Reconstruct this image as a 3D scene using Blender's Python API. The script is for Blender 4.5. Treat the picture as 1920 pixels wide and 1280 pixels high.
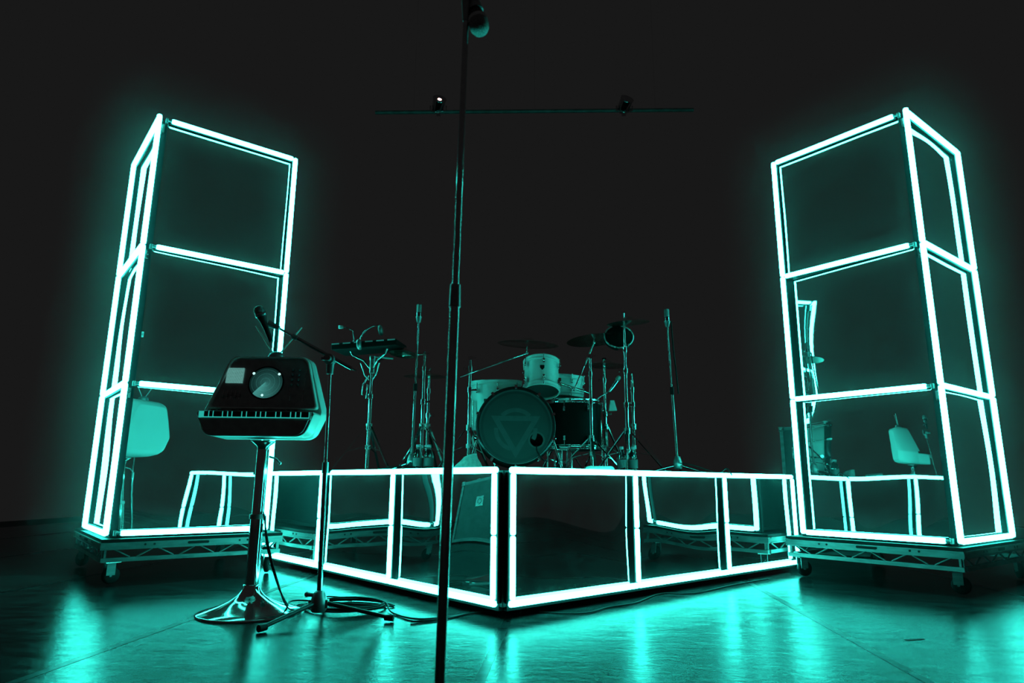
import bpy, math, random
from mathutils import Vector, Matrix, Euler

random.seed(7)
sc = bpy.context.scene
for o in list(bpy.data.objects):
    bpy.data.objects.remove(o, do_unlink=True)
COL = sc.collection
R = math.radians

# ------------------------------------------------------------------ camera, world, exposure
FPX = 1247.0                      # focal length in pixels of the 1920 px wide frame
PITCH, ROLL, EYE = R(12.04), R(0.42), 0.60
cam_d = bpy.data.cameras.new('camera')
cam_d.sensor_width = 36.0
cam_d.lens = FPX / 1920.0 * 36.0
cam_d.clip_start = 0.05
cam_d.clip_end = 100
cam_d.dof.use_dof = True
cam_d.dof.focus_distance = 3.7
cam_d.dof.aperture_fstop = 4.0
cam = bpy.data.objects.new('camera', cam_d)
COL.objects.link(cam)
cam.matrix_world = Matrix.Translation((0, 0, EYE)) @ Matrix.Rotation(R(90) + PITCH, 4, 'X') @ Matrix.Rotation(ROLL, 4, 'Z')
sc.camera = cam

GLOW = (1.04, 26.0, 21.3)          # radiance of the light tubes
HAZE, HAZE_REACH = 0.034, .50     # density of the haze at the towers, and how far it reaches

world = bpy.data.worlds.new('world')
sc.world = world
world.use_nodes = True
bg = world.node_tree.nodes['Background']
bg.inputs['Color'].default_value = (0.0091, 0.0091, 0.0091, 1)
bg.inputs['Strength'].default_value = 1.0

vs = sc.view_settings
vs.view_transform = 'Standard'
vs.look = 'None'
vs.exposure = 0.0
vs.gamma = 1.0
vs.use_curve_mapping = False
cy = sc.cycles
cy.max_bounces = 7
cy.diffuse_bounces = 2
cy.glossy_bounces = 6
cy.volume_bounces = 0
cy.transparent_max_bounces = 8
cy.caustics_reflective = False
cy.caustics_refractive = False
cy.sample_clamp_indirect = 3.0
cy.use_denoising = True

# ------------------------------------------------------------------ helpers
CAM_R = cam.matrix_world.to_3x3()
def at(x, y, Y):
    """Point of the world at depth Y that shows at pixel x, y of the photograph."""
    d = CAM_R @ Vector(((x - 960) / FPX, (640 - y) / FPX, -1.0))
    return Vector((0, 0, EYE)) + d * (Y / d.y)
def on_z(x, y, z):
    d = CAM_R @ Vector(((x - 960) / FPX, (640 - y) / FPX, -1.0))
    return Vector((0, 0, EYE)) + d * ((z - EYE) / d.z)
def az(a):
    return Vector((math.sin(R(a)), math.cos(R(a)), 0))

class MB:
    def __init__(s):
        s.v, s.f, s.sm = [], [], []
    def add(s, vs_, fs, smooth=False):
        b = len(s.v)
        s.v += [tuple(p) for p in vs_]
        for f in fs:
            s.f.append(tuple(i + b for i in f)); s.sm.append(smooth)
        return s
    def box(s, c, d, M=None):
        x, y, z = d[0] / 2, d[1] / 2, d[2] / 2
        P = [Vector((sx * x, sy * y, sz * z)) for sz in (-1, 1) for sy in (-1, 1) for sx in (-1, 1)]
        if M is not None: P = [M @ p for p in P]
        P = [p + Vector(c) for p in P]
        return s.add(P, [(0, 2, 3, 1), (4, 5, 7, 6), (0, 1, 5, 4), (2, 6, 7, 3), (0, 4, 6, 2), (1, 3, 7, 5)])
    def bar(s, p0, p1, w, h, up=(0, 0, 1)):
        p0, p1 = Vector(p0), Vector(p1)
        z = (p1 - p0); L = z.length; z.normalize()
        x = Vector(up).cross(z)
        if x.length < 1e-4: x = Vector((1, 0, 0))
        x.normalize(); y = z.cross(x)
        M = Matrix((x, y, z)).transposed()
        return s.box((p0 + p1) / 2, (w, h, L), M)
    def path(s, pts, r, n=8, caps=True):
        pts = [Vector(p) for p in pts]
        m = len(pts)
        rr = r if isinstance(r, (list, tuple)) else [r] * m
        V, Fc = [], []
        t0 = (pts[1] - pts[0]).normalized()
        a = Vector((0, 0, 1)) if abs(t0.z) < .9 else Vector((1, 0, 0))
        u = t0.cross(a).normalized()
        for i in range(m):
            t = ((pts[min(i + 1, m - 1)] - pts[max(i - 1, 0)])).normalized()
            u = (u - t * u.dot(t)).normalized()
            w = t.cross(u)
            for k in range(n):
                an = 2 * math.pi * k / n
                V.append(pts[i] + (u * math.cos(an) + w * math.sin(an)) * rr[i])
        for i in range(m - 1):
            for k in range(n):
                k2 = (k + 1) % n
                Fc.append((i * n + k, i * n + k2, (i + 1) * n + k2, (i + 1) * n + k))
        s.add(V, Fc, True)
        if caps:
            s.add(V[:n], [tuple(reversed(range(n)))])
            s.add(V[-n:], [tuple(range(n))])
        return s
    def cyl(s, p0, p1, r0, r1=None, n=12):
        return s.path([p0, p1], [r0, r0 if r1 is None else r1], n)
    def lathe(s, prof, n=24, M=None, smooth=True, caps=True):
        V, Fc = [], []
        for (r, z) in prof:
            for k in range(n):
                an = 2 * math.pi * k / n
                V.append(Vector((r * math.cos(an), r * math.sin(an), z)))
        if M is not None: V = [M @ p for p in V]
        for i in range(len(prof) - 1):
            for k in range(n):
                k2 = (k + 1) % n
                Fc.append((i * n + k, i * n + k2, (i + 1) * n + k2, (i + 1) * n + k))
        s.add(V, Fc, smooth)
        if not caps: return s
        if prof[0][0] > 1e-6: s.add(V[:n], [tuple(reversed(range(n)))])
        if prof[-1][0] > 1e-6: s.add(V[-n:], [tuple(range(n))])
        return s
    def ball(s, c, r, n=14, m=9, sc_=(1, 1, 1)):
        prof = [(max(1e-7, r * math.sin(math.pi * i / m)), -r * math.cos(math.pi * i / m)) for i in range(m + 1)]
        return s.lathe(prof, n, Matrix.Translation(c) @ Matrix.Diagonal((*sc_, 1)))
    def ring(s, c, R_, r, n=32, m=6, M=None):
        V, Fc = [], []
        for i in range(n):
            a = 2 * math.pi * i / n
            for j in range(m):
                b = 2 * math.pi * j / m
                V.append(Vector(((R_ + r * math.cos(b)) * math.cos(a), (R_ + r * math.cos(b)) * math.sin(a), r * math.sin(b))))
        if M is not None: V = [M @ p for p in V]
        V = [p + Vector(c) for p in V]
        for i in range(n):
            for j in range(m):
                Fc.append((i * m + j, ((i + 1) % n) * m + j, ((i + 1) % n) * m + (j + 1) % m, i * m + (j + 1) % m))
        return s.add(V, Fc, True)
    def loft(s, rings, cap0=True, cap1=True, smooth=True):
        n = len(rings[0]); V = [p for r_ in rings for p in r_]
        Fc = [(i * n + k, i * n + (k + 1) % n, (i + 1) * n + (k + 1) % n, (i + 1) * n + k) for i in range(len(rings) - 1) for k in range(n)]
        s.add(V, Fc, smooth)
        if cap0: s.add(rings[0], [tuple(reversed(range(n)))])
        if cap1: s.add(rings[-1], [tuple(range(n))])
        return s
    def mesh(s, name):
        me = bpy.data.meshes.new(name)
        me.from_pydata(s.v, [], s.f)
        me.polygons.foreach_set('use_smooth', s.sm)
        me.update()
        return me
    def build(s, name, mat, parent=None, loc=None, bevel=0, label=None):
        return put(name, s.mesh(name), mat, parent, loc, bevel=bevel, label=label)

def put(name, me, mat=None, parent=None, loc=None, rot=None, bevel=0, label=None):
    o = bpy.data.objects.new(name, me)
    if mat is not None and len(me.materials) == 0: me.materials.append(mat)
    COL.objects.link(o)
    if parent is not None: o.parent = parent
    if loc is not None: o.location = loc
    if rot is not None: o.rotation_euler = rot
    if bevel:
        b = o.modifiers.new('bevel', 'BEVEL'); b.width = bevel; b.segments = 2; b.limit_method = 'ANGLE'
    if label: o['label'] = label
    return o
def tag(o, label=None, cat=None, group=None, kind=None):
    if label: o['label'] = label
    if cat: o['category'] = cat
    if group: o['group'] = group
    if kind: o['kind'] = kind
    return o
def thing(name, label, cat, loc=(0, 0, 0), rz=0.0, group=None, rot=None):
    o = bpy.data.objects.new(name, None)
    o.empty_display_size = 0.1
    COL.objects.link(o)
    o.location = loc
    o.rotation_euler = rot if rot is not None else (0, 0, rz)
    return tag(o, label, cat, group)
def along(d, up=(0, 0, 1)):
    """Euler turning +Z onto d."""
    return Vector(d).to_track_quat('Z', 'Y').to_euler()
def zto(d):
    return Vector(d).to_track_quat('Z', 'Y').to_matrix().to_4x4()

# ------------------------------------------------------------------ materials
def mat(name, col, rough=.5, metal=0.0, spec=.5, **kw):
    m = bpy.data.materials.new(name); m.use_nodes = True
    b = m.node_tree.nodes['Principled BSDF']
    b.inputs['Base Color'].default_value = (*col, 1)
    b.inputs['Roughness'].default_value = rough
    b.inputs['Metallic'].default_value = metal
    b.inputs['Specular IOR Level'].default_value = spec
    for k, v in kw.items(): b.inputs[k.replace('_', ' ')].default_value = v
    return m
def noisy(m, scale=8.0, amount=.35, rough_amount=.0, bump=0.0, detail=4, stretch=(1, 1, 1)):
    """Vary colour, roughness and relief of a material with object-space noise."""
    nt = m.node_tree; b = nt.nodes['Principled BSDF']
    tc = nt.nodes.new('ShaderNodeTexCoord'); mp = nt.nodes.new('ShaderNodeMapping')
    mp.inputs['Scale'].default_value = stretch
    n = nt.nodes.new('ShaderNodeTexNoise'); n.inputs['Scale'].default_value = scale; n.inputs['Detail'].default_value = detail
    nt.links.new(tc.outputs['Object'], mp.inputs['Vector']); nt.links.new(mp.outputs[0], n.inputs['Vector'])
    c = b.inputs['Base Color'].default_value[:]
    r = nt.nodes.new('ShaderNodeValToRGB')
    r.color_ramp.elements[0].position = .3; r.color_ramp.elements[1].position = .7
    r.color_ramp.elements[0].color = (*[x * (1 - amount) for x in c[:3]], 1)
    r.color_ramp.elements[1].color = (*[min(1, x * (1 + amount)) for x in c[:3]], 1)
    nt.links.new(n.outputs['Fac'], r.inputs[0]); nt.links.new(r.outputs[0], b.inputs['Base Color'])
    if rough_amount:
        q = nt.nodes.new('ShaderNodeMapRange')
        r0 = b.inputs['Roughness'].default_value
        q.inputs['To Min'].default_value = max(.02, r0 - rough_amount); q.inputs['To Max'].default_value = min(1, r0 + rough_amount)
        nt.links.new(n.outputs['Fac'], q.inputs['Value']); nt.links.new(q.outputs[0], b.inputs['Roughness'])
    if bump:
        bp = nt.nodes.new('ShaderNodeBump'); bp.inputs['Strength'].default_value = bump; bp.inputs['Distance'].default_value = .004
        nt.links.new(n.outputs['Fac'], bp.inputs['Height']); nt.links.new(bp.outputs[0], b.inputs['Normal'])
    return m
def emit(name, col, strength=1.0):
    m = bpy.data.materials.new(name); m.use_nodes = True
    nt = m.node_tree; nt.nodes.clear()
    e = nt.nodes.new('ShaderNodeEmission'); o = nt.nodes.new('ShaderNodeOutputMaterial')
    e.inputs['Color'].default_value = (*col, 1); e.inputs['Strength'].default_value = strength
    nt.links.new(e.outputs[0], o.inputs['Surface'])
    return m

M = {}
M['tube'] = emit('light_tube', tuple(c / GLOW[1] for c in GLOW), GLOW[1])
M['black'] = noisy(mat('black_paint', (.0035, .0035, .0036), .6, 0, .12), 14, .3, .1)
M['black_plastic'] = noisy(mat('satin_black', (.36, .36, .365), .42, .8), 30, .15, .06)
M['rubber'] = noisy(mat('black_rubber', (.006, .006, .006), .6, 0, .15), 40, .2)
M['black_metal'] = noisy(mat('black_chrome', (.50, .50, .51), .16, 1.0), 60, .1, .04)
M['chrome'] = noisy(mat('chrome', (.80, .80, .80), .09, 1.0), 20, .06, .04)
M['steel'] = noisy(mat('steel', (.55, .55, .55), .28, 1.0), 25, .2, .1)
M['alu'] = noisy(mat('scuffed_aluminium', (.20, .20, .20), .50, .6), 9, .35, .12, .15, 6, (1, 1, 4))
M['white_plastic'] = noisy(mat('white_plastic', (.78, .78, .76), .38), 6, .04, .06)
M['drum_shell'] = noisy(mat('white_drum_wrap', (.80, .80, .78), .28), 5, .10, .08)
M['drum_head'] = noisy(mat('coated_head', (.60, .60, .58), .6), 12, .08)
M['kick_head'] = noisy(mat('dark_kick_head', (.030, .031, .031), .50), 10, .12, .06)
M['kick_print'] = noisy(mat('grey_print', (.062, .064, .064), .55), 20, .12)
M['kick_ring'] = noisy(mat('dark_head_ring', (.018, .019, .019), .45), 20, .12)
M['cymbal'] = noisy(mat('dark_bronze', (.72, .70, .66), .20, 1.0), 40, .2, .06)
M['cloth'] = noisy(mat('towel_cloth', (.42, .42, .40), .95), 60, .2, 0, .5)
M['dark_pipe'] = noisy(mat('dull_steel_pipe', (.16, .16, .16), .5, .3), 9, .3)
M['mic_black'] = noisy(mat('matt_black_enamel', (.035, .035, .036), .42), 60, .2, .05)
M['hoop'] = noisy(mat('black_lacquer', (.012, .012, .012), .22), 20, .2)
M['aerial'] = noisy(mat('brushed_alloy', (.75, .75, .75), .5, .5), 30, .1)
M['key_dark'] = mat('dark_key', (.010, .010, .010), .35)
M['label'] = mat('paper_label', (.30, .30, .30), .7)
M['dark_label'] = mat('dark_print', (.03, .03, .03), .7)
M['case'] = noisy(mat('flight_case_laminate', (.07, .07, .07), .5), 18, .2, .1)
M['key_white'] = mat('key_white', (.85, .85, .83), .25)
M['screen_glass'] = mat('dark_glass', (.01, .01, .011), .08)

def mirror_mat():
    m = bpy.data.materials.new('dusty_mirror'); m.use_nodes = True
    nt = m.node_tree; b = nt.nodes['Principled BSDF']
    b.inputs['Base Color'].default_value = (.72, .74, .74, 1); b.inputs['Metallic'].default_value = 1; b.inputs['Roughness'].default_value = .012
    out = nt.nodes['Material Output']
    d = nt.nodes.new('ShaderNodeBsdfDiffuse'); d.inputs['Color'].default_value = (.5, .5, .5, 1)
    mix = nt.nodes.new('ShaderNodeMixShader')
    tc = nt.nodes.new('ShaderNodeTexCoord')
    n1 = nt.nodes.new('ShaderNodeTexNoise'); n1.inputs['Scale'].default_value = 7; n1.inputs['Detail'].default_value = 8; n1.inputs['Roughness'].default_value = .7
    n2 = nt.nodes.new('ShaderNodeTexNoise'); n2.inputs['Scale'].default_value = 120; n2.inputs['Detail'].default_value = 3
    for n in (n1, n2): nt.links.new(tc.outputs['Object'], n.inputs['Vector'])
    r1 = nt.nodes.new('ShaderNodeMapRange'); r1.inputs['From Min'].default_value = .35; r1.inputs['From Max'].default_value = .8; r1.inputs['To Min'].default_value = .004; r1.inputs['To Max'].default_value = .03
    r2 = nt.nodes.new('ShaderNodeMapRange'); r2.inputs['From Min'].default_value = .70; r2.inputs['From Max'].default_value = .80; r2.inputs['To Min'].default_value = 0; r2.inputs['To Max'].default_value = .12
    nt.links.new(n1.outputs['Fac'], r1.inputs['Value']); nt.links.new(n2.outputs['Fac'], r2.inputs['Value'])
    a = nt.nodes.new('ShaderNodeMath'); a.operation = 'ADD'
    nt.links.new(r1.outputs[0], a.inputs[0]); nt.links.new(r2.outputs[0], a.inputs[1])
    nt.links.new(a.outputs[0], mix.inputs['Fac'])
    nt.links.new(b.outputs[0], mix.inputs[1]); nt.links.new(d.outputs[0], mix.inputs[2])
    nt.links.new(mix.outputs[0], out.inputs['Surface'])
    return m
M['mirror'] = mirror_mat()

def floor_mat():
    m = bpy.data.materials.new('worn_vinyl'); m.use_nodes = True
    nt = m.node_tree; b = nt.nodes['Principled BSDF']
    tc = nt.nodes.new('ShaderNodeTexCoord')
    def noise(scale, stretch, detail=6, rough=.6):
        mp = nt.nodes.new('ShaderNodeMapping'); mp.inputs['Scale'].default_value = stretch
        n = nt.nodes.new('ShaderNodeTexNoise'); n.inputs['Scale'].default_value = scale; n.inputs['Detail'].default_value = detail; n.inputs['Roughness'].default_value = rough
        nt.links.new(tc.outputs['Object'], mp.inputs['Vector']); nt.links.new(mp.outputs[0], n.inputs['Vector'])
        return n
    big = noise(1.6, (1, 1, 1)); streak = noise(5, (1, 2.4, 1), 5, .62); fine = noise(26, (1, 1.5, 1), 6, .68)
    r = nt.nodes.new('ShaderNodeValToRGB')
    r.color_ramp.elements[0].position = .35; r.color_ramp.elements[0].color = (.0035, .0036, .0037, 1)
    r.color_ramp.elements[1].position = .72; r.color_ramp.elements[1].color = (.036, .036, .036, 1)
    mx = nt.nodes.new('ShaderNodeMath'); mx.operation = 'MULTIPLY_ADD'
    nt.links.new(streak.outputs['Fac'], mx.inputs[0]); mx.inputs[1].default_value = .65
    sm = nt.nodes.new('ShaderNodeMath'); sm.operation = 'MULTIPLY'; sm.inputs[1].default_value = .4
    nt.links.new(big.outputs['Fac'], sm.inputs[0]); nt.links.new(sm.outputs[0], mx.inputs[2])
    nt.links.new(mx.outputs[0], r.inputs[0]); nt.links.new(r.outputs[0], b.inputs['Base Color'])
    q = nt.nodes.new('ShaderNodeMapRange'); q.inputs['From Min'].default_value = .3; q.inputs['From Max'].default_value = .7
    q.inputs['To Min'].default_value = .13; q.inputs['To Max'].default_value = .27
    nt.links.new(streak.outputs['Fac'], q.inputs['Value']); nt.links.new(q.outputs[0], b.inputs['Roughness'])
    ad = nt.nodes.new('ShaderNodeMath'); ad.operation = 'ADD'
    nt.links.new(streak.outputs['Fac'], ad.inputs[0]); nt.links.new(fine.outputs['Fac'], ad.inputs[1])
    bp = nt.nodes.new('ShaderNodeBump'); bp.inputs['Strength'].default_value = .24; bp.inputs['Distance'].default_value = .006
    nt.links.new(ad.outputs[0], bp.inputs['Height']); nt.links.new(bp.outputs[0], b.inputs['Normal'])
    b.inputs['Specular IOR Level'].default_value = .034
    return m
M['floor'] = floor_mat()
M['tape'] = noisy(mat('seam_tape', (.010, .010, .0105), .30, 0, .04), 12, .5, .12, .5)
M['subfloor'] = noisy(mat('stage_boards', (.02, .02, .02), .7), 4, .3)

# ------------------------------------------------------------------ floor: rolled-out vinyl lanes with taped seams
FLOOR_ROT = R(-5)
floor = put('floor', MB().box((0, 0, -.03), (16, 15, .05)).mesh('floor'), M['subfloor'], None, (0, 4.2, 0), (0, 0, FLOOR_ROT))
tag(floor, 'dark scuffed vinyl stage floor laid in lanes', kind='structure')
LANE = 1.40
lane_me = MB().box((0, 0, -.0025), (LANE - .004, 14.6, .005)).mesh('vinyl_sheet')
tape_me = MB().box((0, 0, .0004), (.034, 14.6, .0008)).mesh('seam_tape')
SEAM0 = (on_z(925, 1220, 0) - Vector((0, 4.2, 0)))
seam_x = SEAM0.x * math.cos(FLOOR_ROT) + SEAM0.y * math.sin(FLOOR_ROT)
for i in range(-5, 6):
    put('vinyl_sheet', lane_me, M['floor'], floor, (seam_x + (i + .5) * LANE, 0, 0))
for i in range(-4, 6):
    put('seam_tape', tape_me, M['tape'], floor, (seam_x + i * LANE, 0, 0))

# ------------------------------------------------------------------ light tubes and mirrors
def tube_mesh(L, r, n=14):
    """A diffuser tube along +Z, rounded ends, from z=0 to z=L."""
    prof = [(1e-7, 0), (r * .6, .002), (r * .9, r * .35), (r, r * .8), (r, L - r * .8), (r * .9, L - r * .35), (r * .6, L - .002), (1e-7, L)]
    return MB().lathe(prof, n).mesh('light_tube')
def tube(parent, p0, p1, r, cache={}):
    p0, p1 = Vector(p0), Vector(p1)
    L = round((p1 - p0).length, 3)
    k = (L, r)
    if k not in cache: cache[k] = tube_mesh(L, r)
    return put('light_tube', cache[k], M['tube'], parent, p0, along(p1 - p0))
def mirror_panel(parent, org, ex, w, h, nrm, seed, amp=.002):
    """A slightly buckled mirror sheet: org is its lower corner, ex its width direction, nrm its front."""
    rnd = random.Random(seed)
    ex, nrm, org = Vector(ex), Vector(nrm), Vector(org)
    g = 16
    k = [(rnd.uniform(.5, 1.4), rnd.uniform(.4, 1.2), rnd.uniform(0, 6.3), rnd.uniform(.3, 1)) for _ in range(4)]
    V, Fc = [], []
    flip = ex.cross(Vector((0, 0, 1))).dot(nrm) < 0
    for j in range(g + 1):
        for i in range(g + 1):
            u, v = i / g, j / g
            dz = sum(c[3] * math.sin(math.pi * (c[0] * u * 2 + c[1] * v * 2) + c[2]) for c in k) / 2 * amp
            V.append(org + ex * (u * w) + Vector((0, 0, v * h)) + nrm * dz)
    for j in range(g):
        for i in range(g):
            q = (j * (g + 1) + i, j * (g + 1) + i + 1, (j + 1) * (g + 1) + i + 1, (j + 1) * (g + 1) + i)
            Fc.append(tuple(reversed(q)) if flip else q)
    o = MB().add(V, Fc, True).build('mirror_panel', M['mirror'], parent)
    MB().bar(org + ex * w / 2 - nrm * .012, org + ex * w / 2 - nrm * .012 + Vector((0, 0, h)), w, .012, up=nrm).build('backing_board', M['black'], o)
    return o

# ------------------------------------------------------------------ towers of mirrors and light tubes
TW, TS, TH, TZ0 = .936, .888, .899, .2935        # face widths, module height, height of the lowest tube
TR = .0168
def light_tower(sg, loc, rz, label, seed):
    t = thing('light_tower', label, 'light tower', loc, rz, 'mirrored light towers')
    zb = TZ0 - loc[2]
    dz = .034                                      # tubes stand this far in front of the mirrors
    z_bot = .004
    # frame posts and rails
    for (x, y) in ((sg * .042, .042), (sg * (TW + .005), .045), (sg * .045, TS + .005), (sg * TW, TS)):
        MB().box((x, y, (z_bot + zb + 3 * TH) / 2), (.034, .034, zb + 3 * TH - z_bot)).build('corner_post', M['black'], t, bevel=.002)
    for i in range(4):
        z = zb + i * TH
        for (a, b) in (((sg * .05, .050, z), (sg * TW, .050, z)), ((sg * .050, .05, z), (sg * .050, TS, z)), ((sg * .05, TS, z), (sg * TW, TS, z)), ((sg * TW, .05, z), (sg * TW, TS, z))):
            MB().bar(a, b, .024, .024).build('cross_rail', M['black'], t)
    # mirrors, three to a face, and plain boards on the two faces turned away
    for i in range(3):
        z = zb + i * TH + .006
        tl_ = R((3.0, 1.6, .4)[i] if sg > 0 else (-1.9, -2.6, -.2)[i])       # the sheets hang slightly out of square
        ex_, n_ = Vector((math.cos(tl_), math.sin(tl_), 0)), Vector((math.sin(tl_), -math.cos(tl_), 0))
        mid_ = Vector((sg * (TW + .048) / 2, dz + abs(math.sin(tl_)) * .30, z))
        if sg > 0:
            mirror_panel(t, mid_ - ex_ * (TW - .056) / 2, ex_, TW - .056, TH - .012, n_, seed + i)
            mirror_panel(t, (dz, .03, z), (0, 1, 0), TS - .03, TH - .012, (-1, 0, 0), seed + 10 + i)
        else:
            mirror_panel(t, mid_ - ex_ * (TW - .056) / 2, ex_, TW - .056, TH - .012, n_, seed + i)
            mirror_panel(t, (-dz, .03, z), (0, 1, 0), TS - .03, TH - .012, (1, 0, 0), seed + 10 + i)
        MB().box((sg * TW / 2, TS - .01, z + TH / 2), (TW - .04, .010, TH - .012)).build('back_board', M['black'], t)
        MB().box((sg * (TW - .01), TS / 2, z + TH / 2), (.010, TS - .06, TH - .012)).build('back_board', M['black'], t)
    # tubes
    for i in range(3):
        z0, z1 = zb + i * TH, zb + (i + 1) * TH
        e = .025 if i == 2 else 0
        tube(t, (0, 0, z0 - (.012 if i == 0 else -.001)), (0, 0, z1 - .001 + e), TR)
        tube(t, (sg * TW, 0, z0 - (.012 if i == 0 else -.001)), (sg * TW, 0, z1 - .001 + (.012 if i == 2 else 0)), TR)
        tube(t, (0, TS, z0 - (.012 if i == 0 else -.001)), (0, TS, z1 - .001 + (.012 if i == 2 else 0)), TR)
    # black channels that carry the tubes
    cw, cz = .034, .008
    for (x, y, up) in ((sg * TW, dz - .012, (0, 1, 0)), (sg * (dz - .012), TS, (1, 0, 0))):
        MB().bar((x, y, z_bot), (x, y, zb + 3 * TH), cw, cz, up=up).build('tube_channel', M['black'], t)
    for i in range(4):
        z = zb + i * TH
        MB().bar((sg * .07, dz - .012, z), (sg * TW, dz - .012, z), cw, cz, up=(0, 1, 0)).build('tube_channel', M['black'], t)
        MB().bar((sg * (dz - .012), .02, z), (sg * (dz - .012), TS, z), cw, cz, up=(1, 0, 0)).build('tube_channel', M['black'], t)
        tube(t, (sg * .075, 0, z), (sg * (TW - TR), 0, z), TR)
        tube(t, (0, TR, z), (0, TS - TR, z), TR)
        # socket at the end of each tube, clipped to the post
        MB().cyl((sg * .052, .0, z), (sg * .076, .0, z), TR * .62, TR * .62, 10).box((sg * .05, .016, z), (.016, .03, .03)).build('tube_socket', M['black_plastic'], t)
        MB().box((sg * .034, .024, z - .06), (.012, .02, .06)).build('bracket', M['steel'], t)
    return t

DECK_TOP = .264
def rolling_deck(sg, loc, rz, label):
    t = thing('rolling_deck', label, 'stage deck', loc, rz, 'rolling decks under the towers')
    x0, x1, y0, y1 = -.025, 1.040, -.052, 1.17
    X = lambda v: sg * v
    cx, cy_ = X((x0 + x1) / 2), (y0 + y1) / 2
    MB().box((cx, cy_, DECK_TOP - .009), (x1 - x0 - .004, y1 - y0 - .004, .018)).build('deck_board', M['black'], t, bevel=.002)
    zt0, zt1, zl0, zl1 = .203, DECK_TOP - .02, .134, .158
    sides = [((X(x0), y0), (X(x1), y0)), ((X(x0), y1), (X(x1), y1)), ((X(x0), y0), (X(x0), y1)), ((X(x1), y0), (X(x1), y1))]
    for si, (a, b) in enumerate(sides):
        a, b = Vector((*a, 0)), Vector((*b, 0)); d = (b - a).normalized(); L = (b - a).length
        nin = Vector((cx, cy_, 0)) - (a + b) / 2; nin.normalize()
        oa, ob = a + nin * .02 + d * (.0 if si < 2 else .04), b + nin * .02 - d * (.0 if si < 2 else .04)
        up = MB()
        up.bar(oa + Vector((0, 0, (zt0 + zt1) / 2)), ob + Vector((0, 0, (zt0 + zt1) / 2)), .036, zt1 - zt0)
        # raised lips top and bottom of the extrusion
        for z in (zt0 + .004, zt1 - .004):
            up.bar(oa - nin * .0205 + Vector((0, 0, z)), ob - nin * .0205 + Vector((0, 0, z)), .005, .008)
        rail = up.build('top_rail', M['alu'], t)
        mid = (oa + ob) / 2 - nin * .0188 + Vector((0, 0, (zt0 + zt1) / 2 + .004))
        MB().bar(mid - d * .055, mid + d * .055, .004, .016).cyl(mid - d * .055 - nin * .002, mid - d * .055 + nin * .002, .008).cyl(mid + d * .055 - nin * .002, mid + d * .055 + nin * .002, .008).build('rail_slot', M['rubber'], rail)
        for s_ in (-.30, -.25, .25, .30):
            p = mid + d * s_
            MB().cyl(p - nin * .002, p + nin * .002, .0065, n=8).build('bolt_hole', M['rubber'], rail)
        MB().bar(oa + d * .01 + Vector((0, 0, (zl0 + zl1) / 2)), ob - d * .01 + Vector((0, 0, (zl0 + zl1) / 2)), .026, zl1 - zl0).build('lower_rail', M['alu'], t)
        n = 8; st = (L - .12) / n
        for k in range(n):
            p = a + nin * .02 + d * (.06 + st * (k + .15)); q = a + nin * .02 + d * (.06 + st * (k + .85))
            zt, zl = zt0 - .001, zl1
            if k % 2 == 0: P, Q = p + Vector((0, 0, zt)), q + Vector((0, 0, zl))
            else: P, Q = p + Vector((0, 0, zl)), q + Vector((0, 0, zt))
            MB().cyl(P, Q, .0058, n=7).build('lattice_bar', M['alu'], t)
        for s_ in (.03, L - .03):
            p = a + nin * .02 + d * s_
            MB().bar(p + Vector((0, 0, zl1)), p + Vector((0, 0, zt0)), .012, .012).build('upright', M['alu'], t)
    cm = [MB().box((0, 0, .126), (.085, .085, .006)).mesh('castor_plate'),
          MB().box((0, -.022, .09), (.05, .004, .075)).box((0, .022, .09), (.05, .004, .075)).box((0, 0, .126), (.06, .048, .005)).cyl((0, 0, .12), (0, 0, .131), .022).cyl((0, -.027, .05), (0, .027, .05), .007).mesh('castor_fork'),
          MB().lathe([(.016, -.016), (.040, -.016), (.048, -.012), (.050, -.004), (.050, .004), (.048, .012), (.040, .016), (.016, .016)], 22, Matrix.Translation((0.012, 0, .0505)) @ Matrix.Rotation(R(90), 4, 'X')).mesh('castor_wheel')]
    for k, (x, y) in enumerate(((x0 + .07, y0 + .07), (x1 - .07, y0 + .07), (x0 + .07, y1 - .07), (x1 - .07, y1 - .07))):
        c = put('castor', cm[0], M['steel'], t, (X(x), y, .0045), (0, 0, (.3, 1.1, 2.2, .7)[k]))
        put('castor_fork', cm[1], M['alu'], c); put('castor_wheel', cm[2], M['rubber'], c)
    return t

LCOR, RCOR = Vector((-2.384, 4.068, 0)), Vector((2.557, 3.925, 0))
L_RZ, R_RZ = R(38.8), R(-51.8)
rolling_deck(1, LCOR, L_RZ, 'scuffed aluminium rolling deck with lattice sides under the left tower')
rolling_deck(-1, RCOR, R_RZ, 'scuffed aluminium rolling deck with lattice sides under the right tower')
tl = light_tower(1, (LCOR.x, LCOR.y, DECK_TOP + .001), L_RZ, 'mirrored tower edged with white-teal light tubes behind the retro console', 11)
tr = light_tower(-1, (RCOR.x, RCOR.y, DECK_TOP + .001), R_RZ, 'mirrored tower edged with white-teal light tubes on the right, reflecting the console', 41)
# small white sticker with a squiggle on the left tower's front post
stk = MB().box((.060, .0275, 1.245), (.026, .002, .036)).build('sticker', M['label'], tl, label='small white sticker with dark squiggle')
MB().path([(.052, .0262, 1.238), (.055, .0262, 1.250), (.060, .0262, 1.246), (.065, .0262, 1.240), (.068, .0262, 1.252)], .0012, 5).build('squiggle', M['dark_label'], stk)

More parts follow.
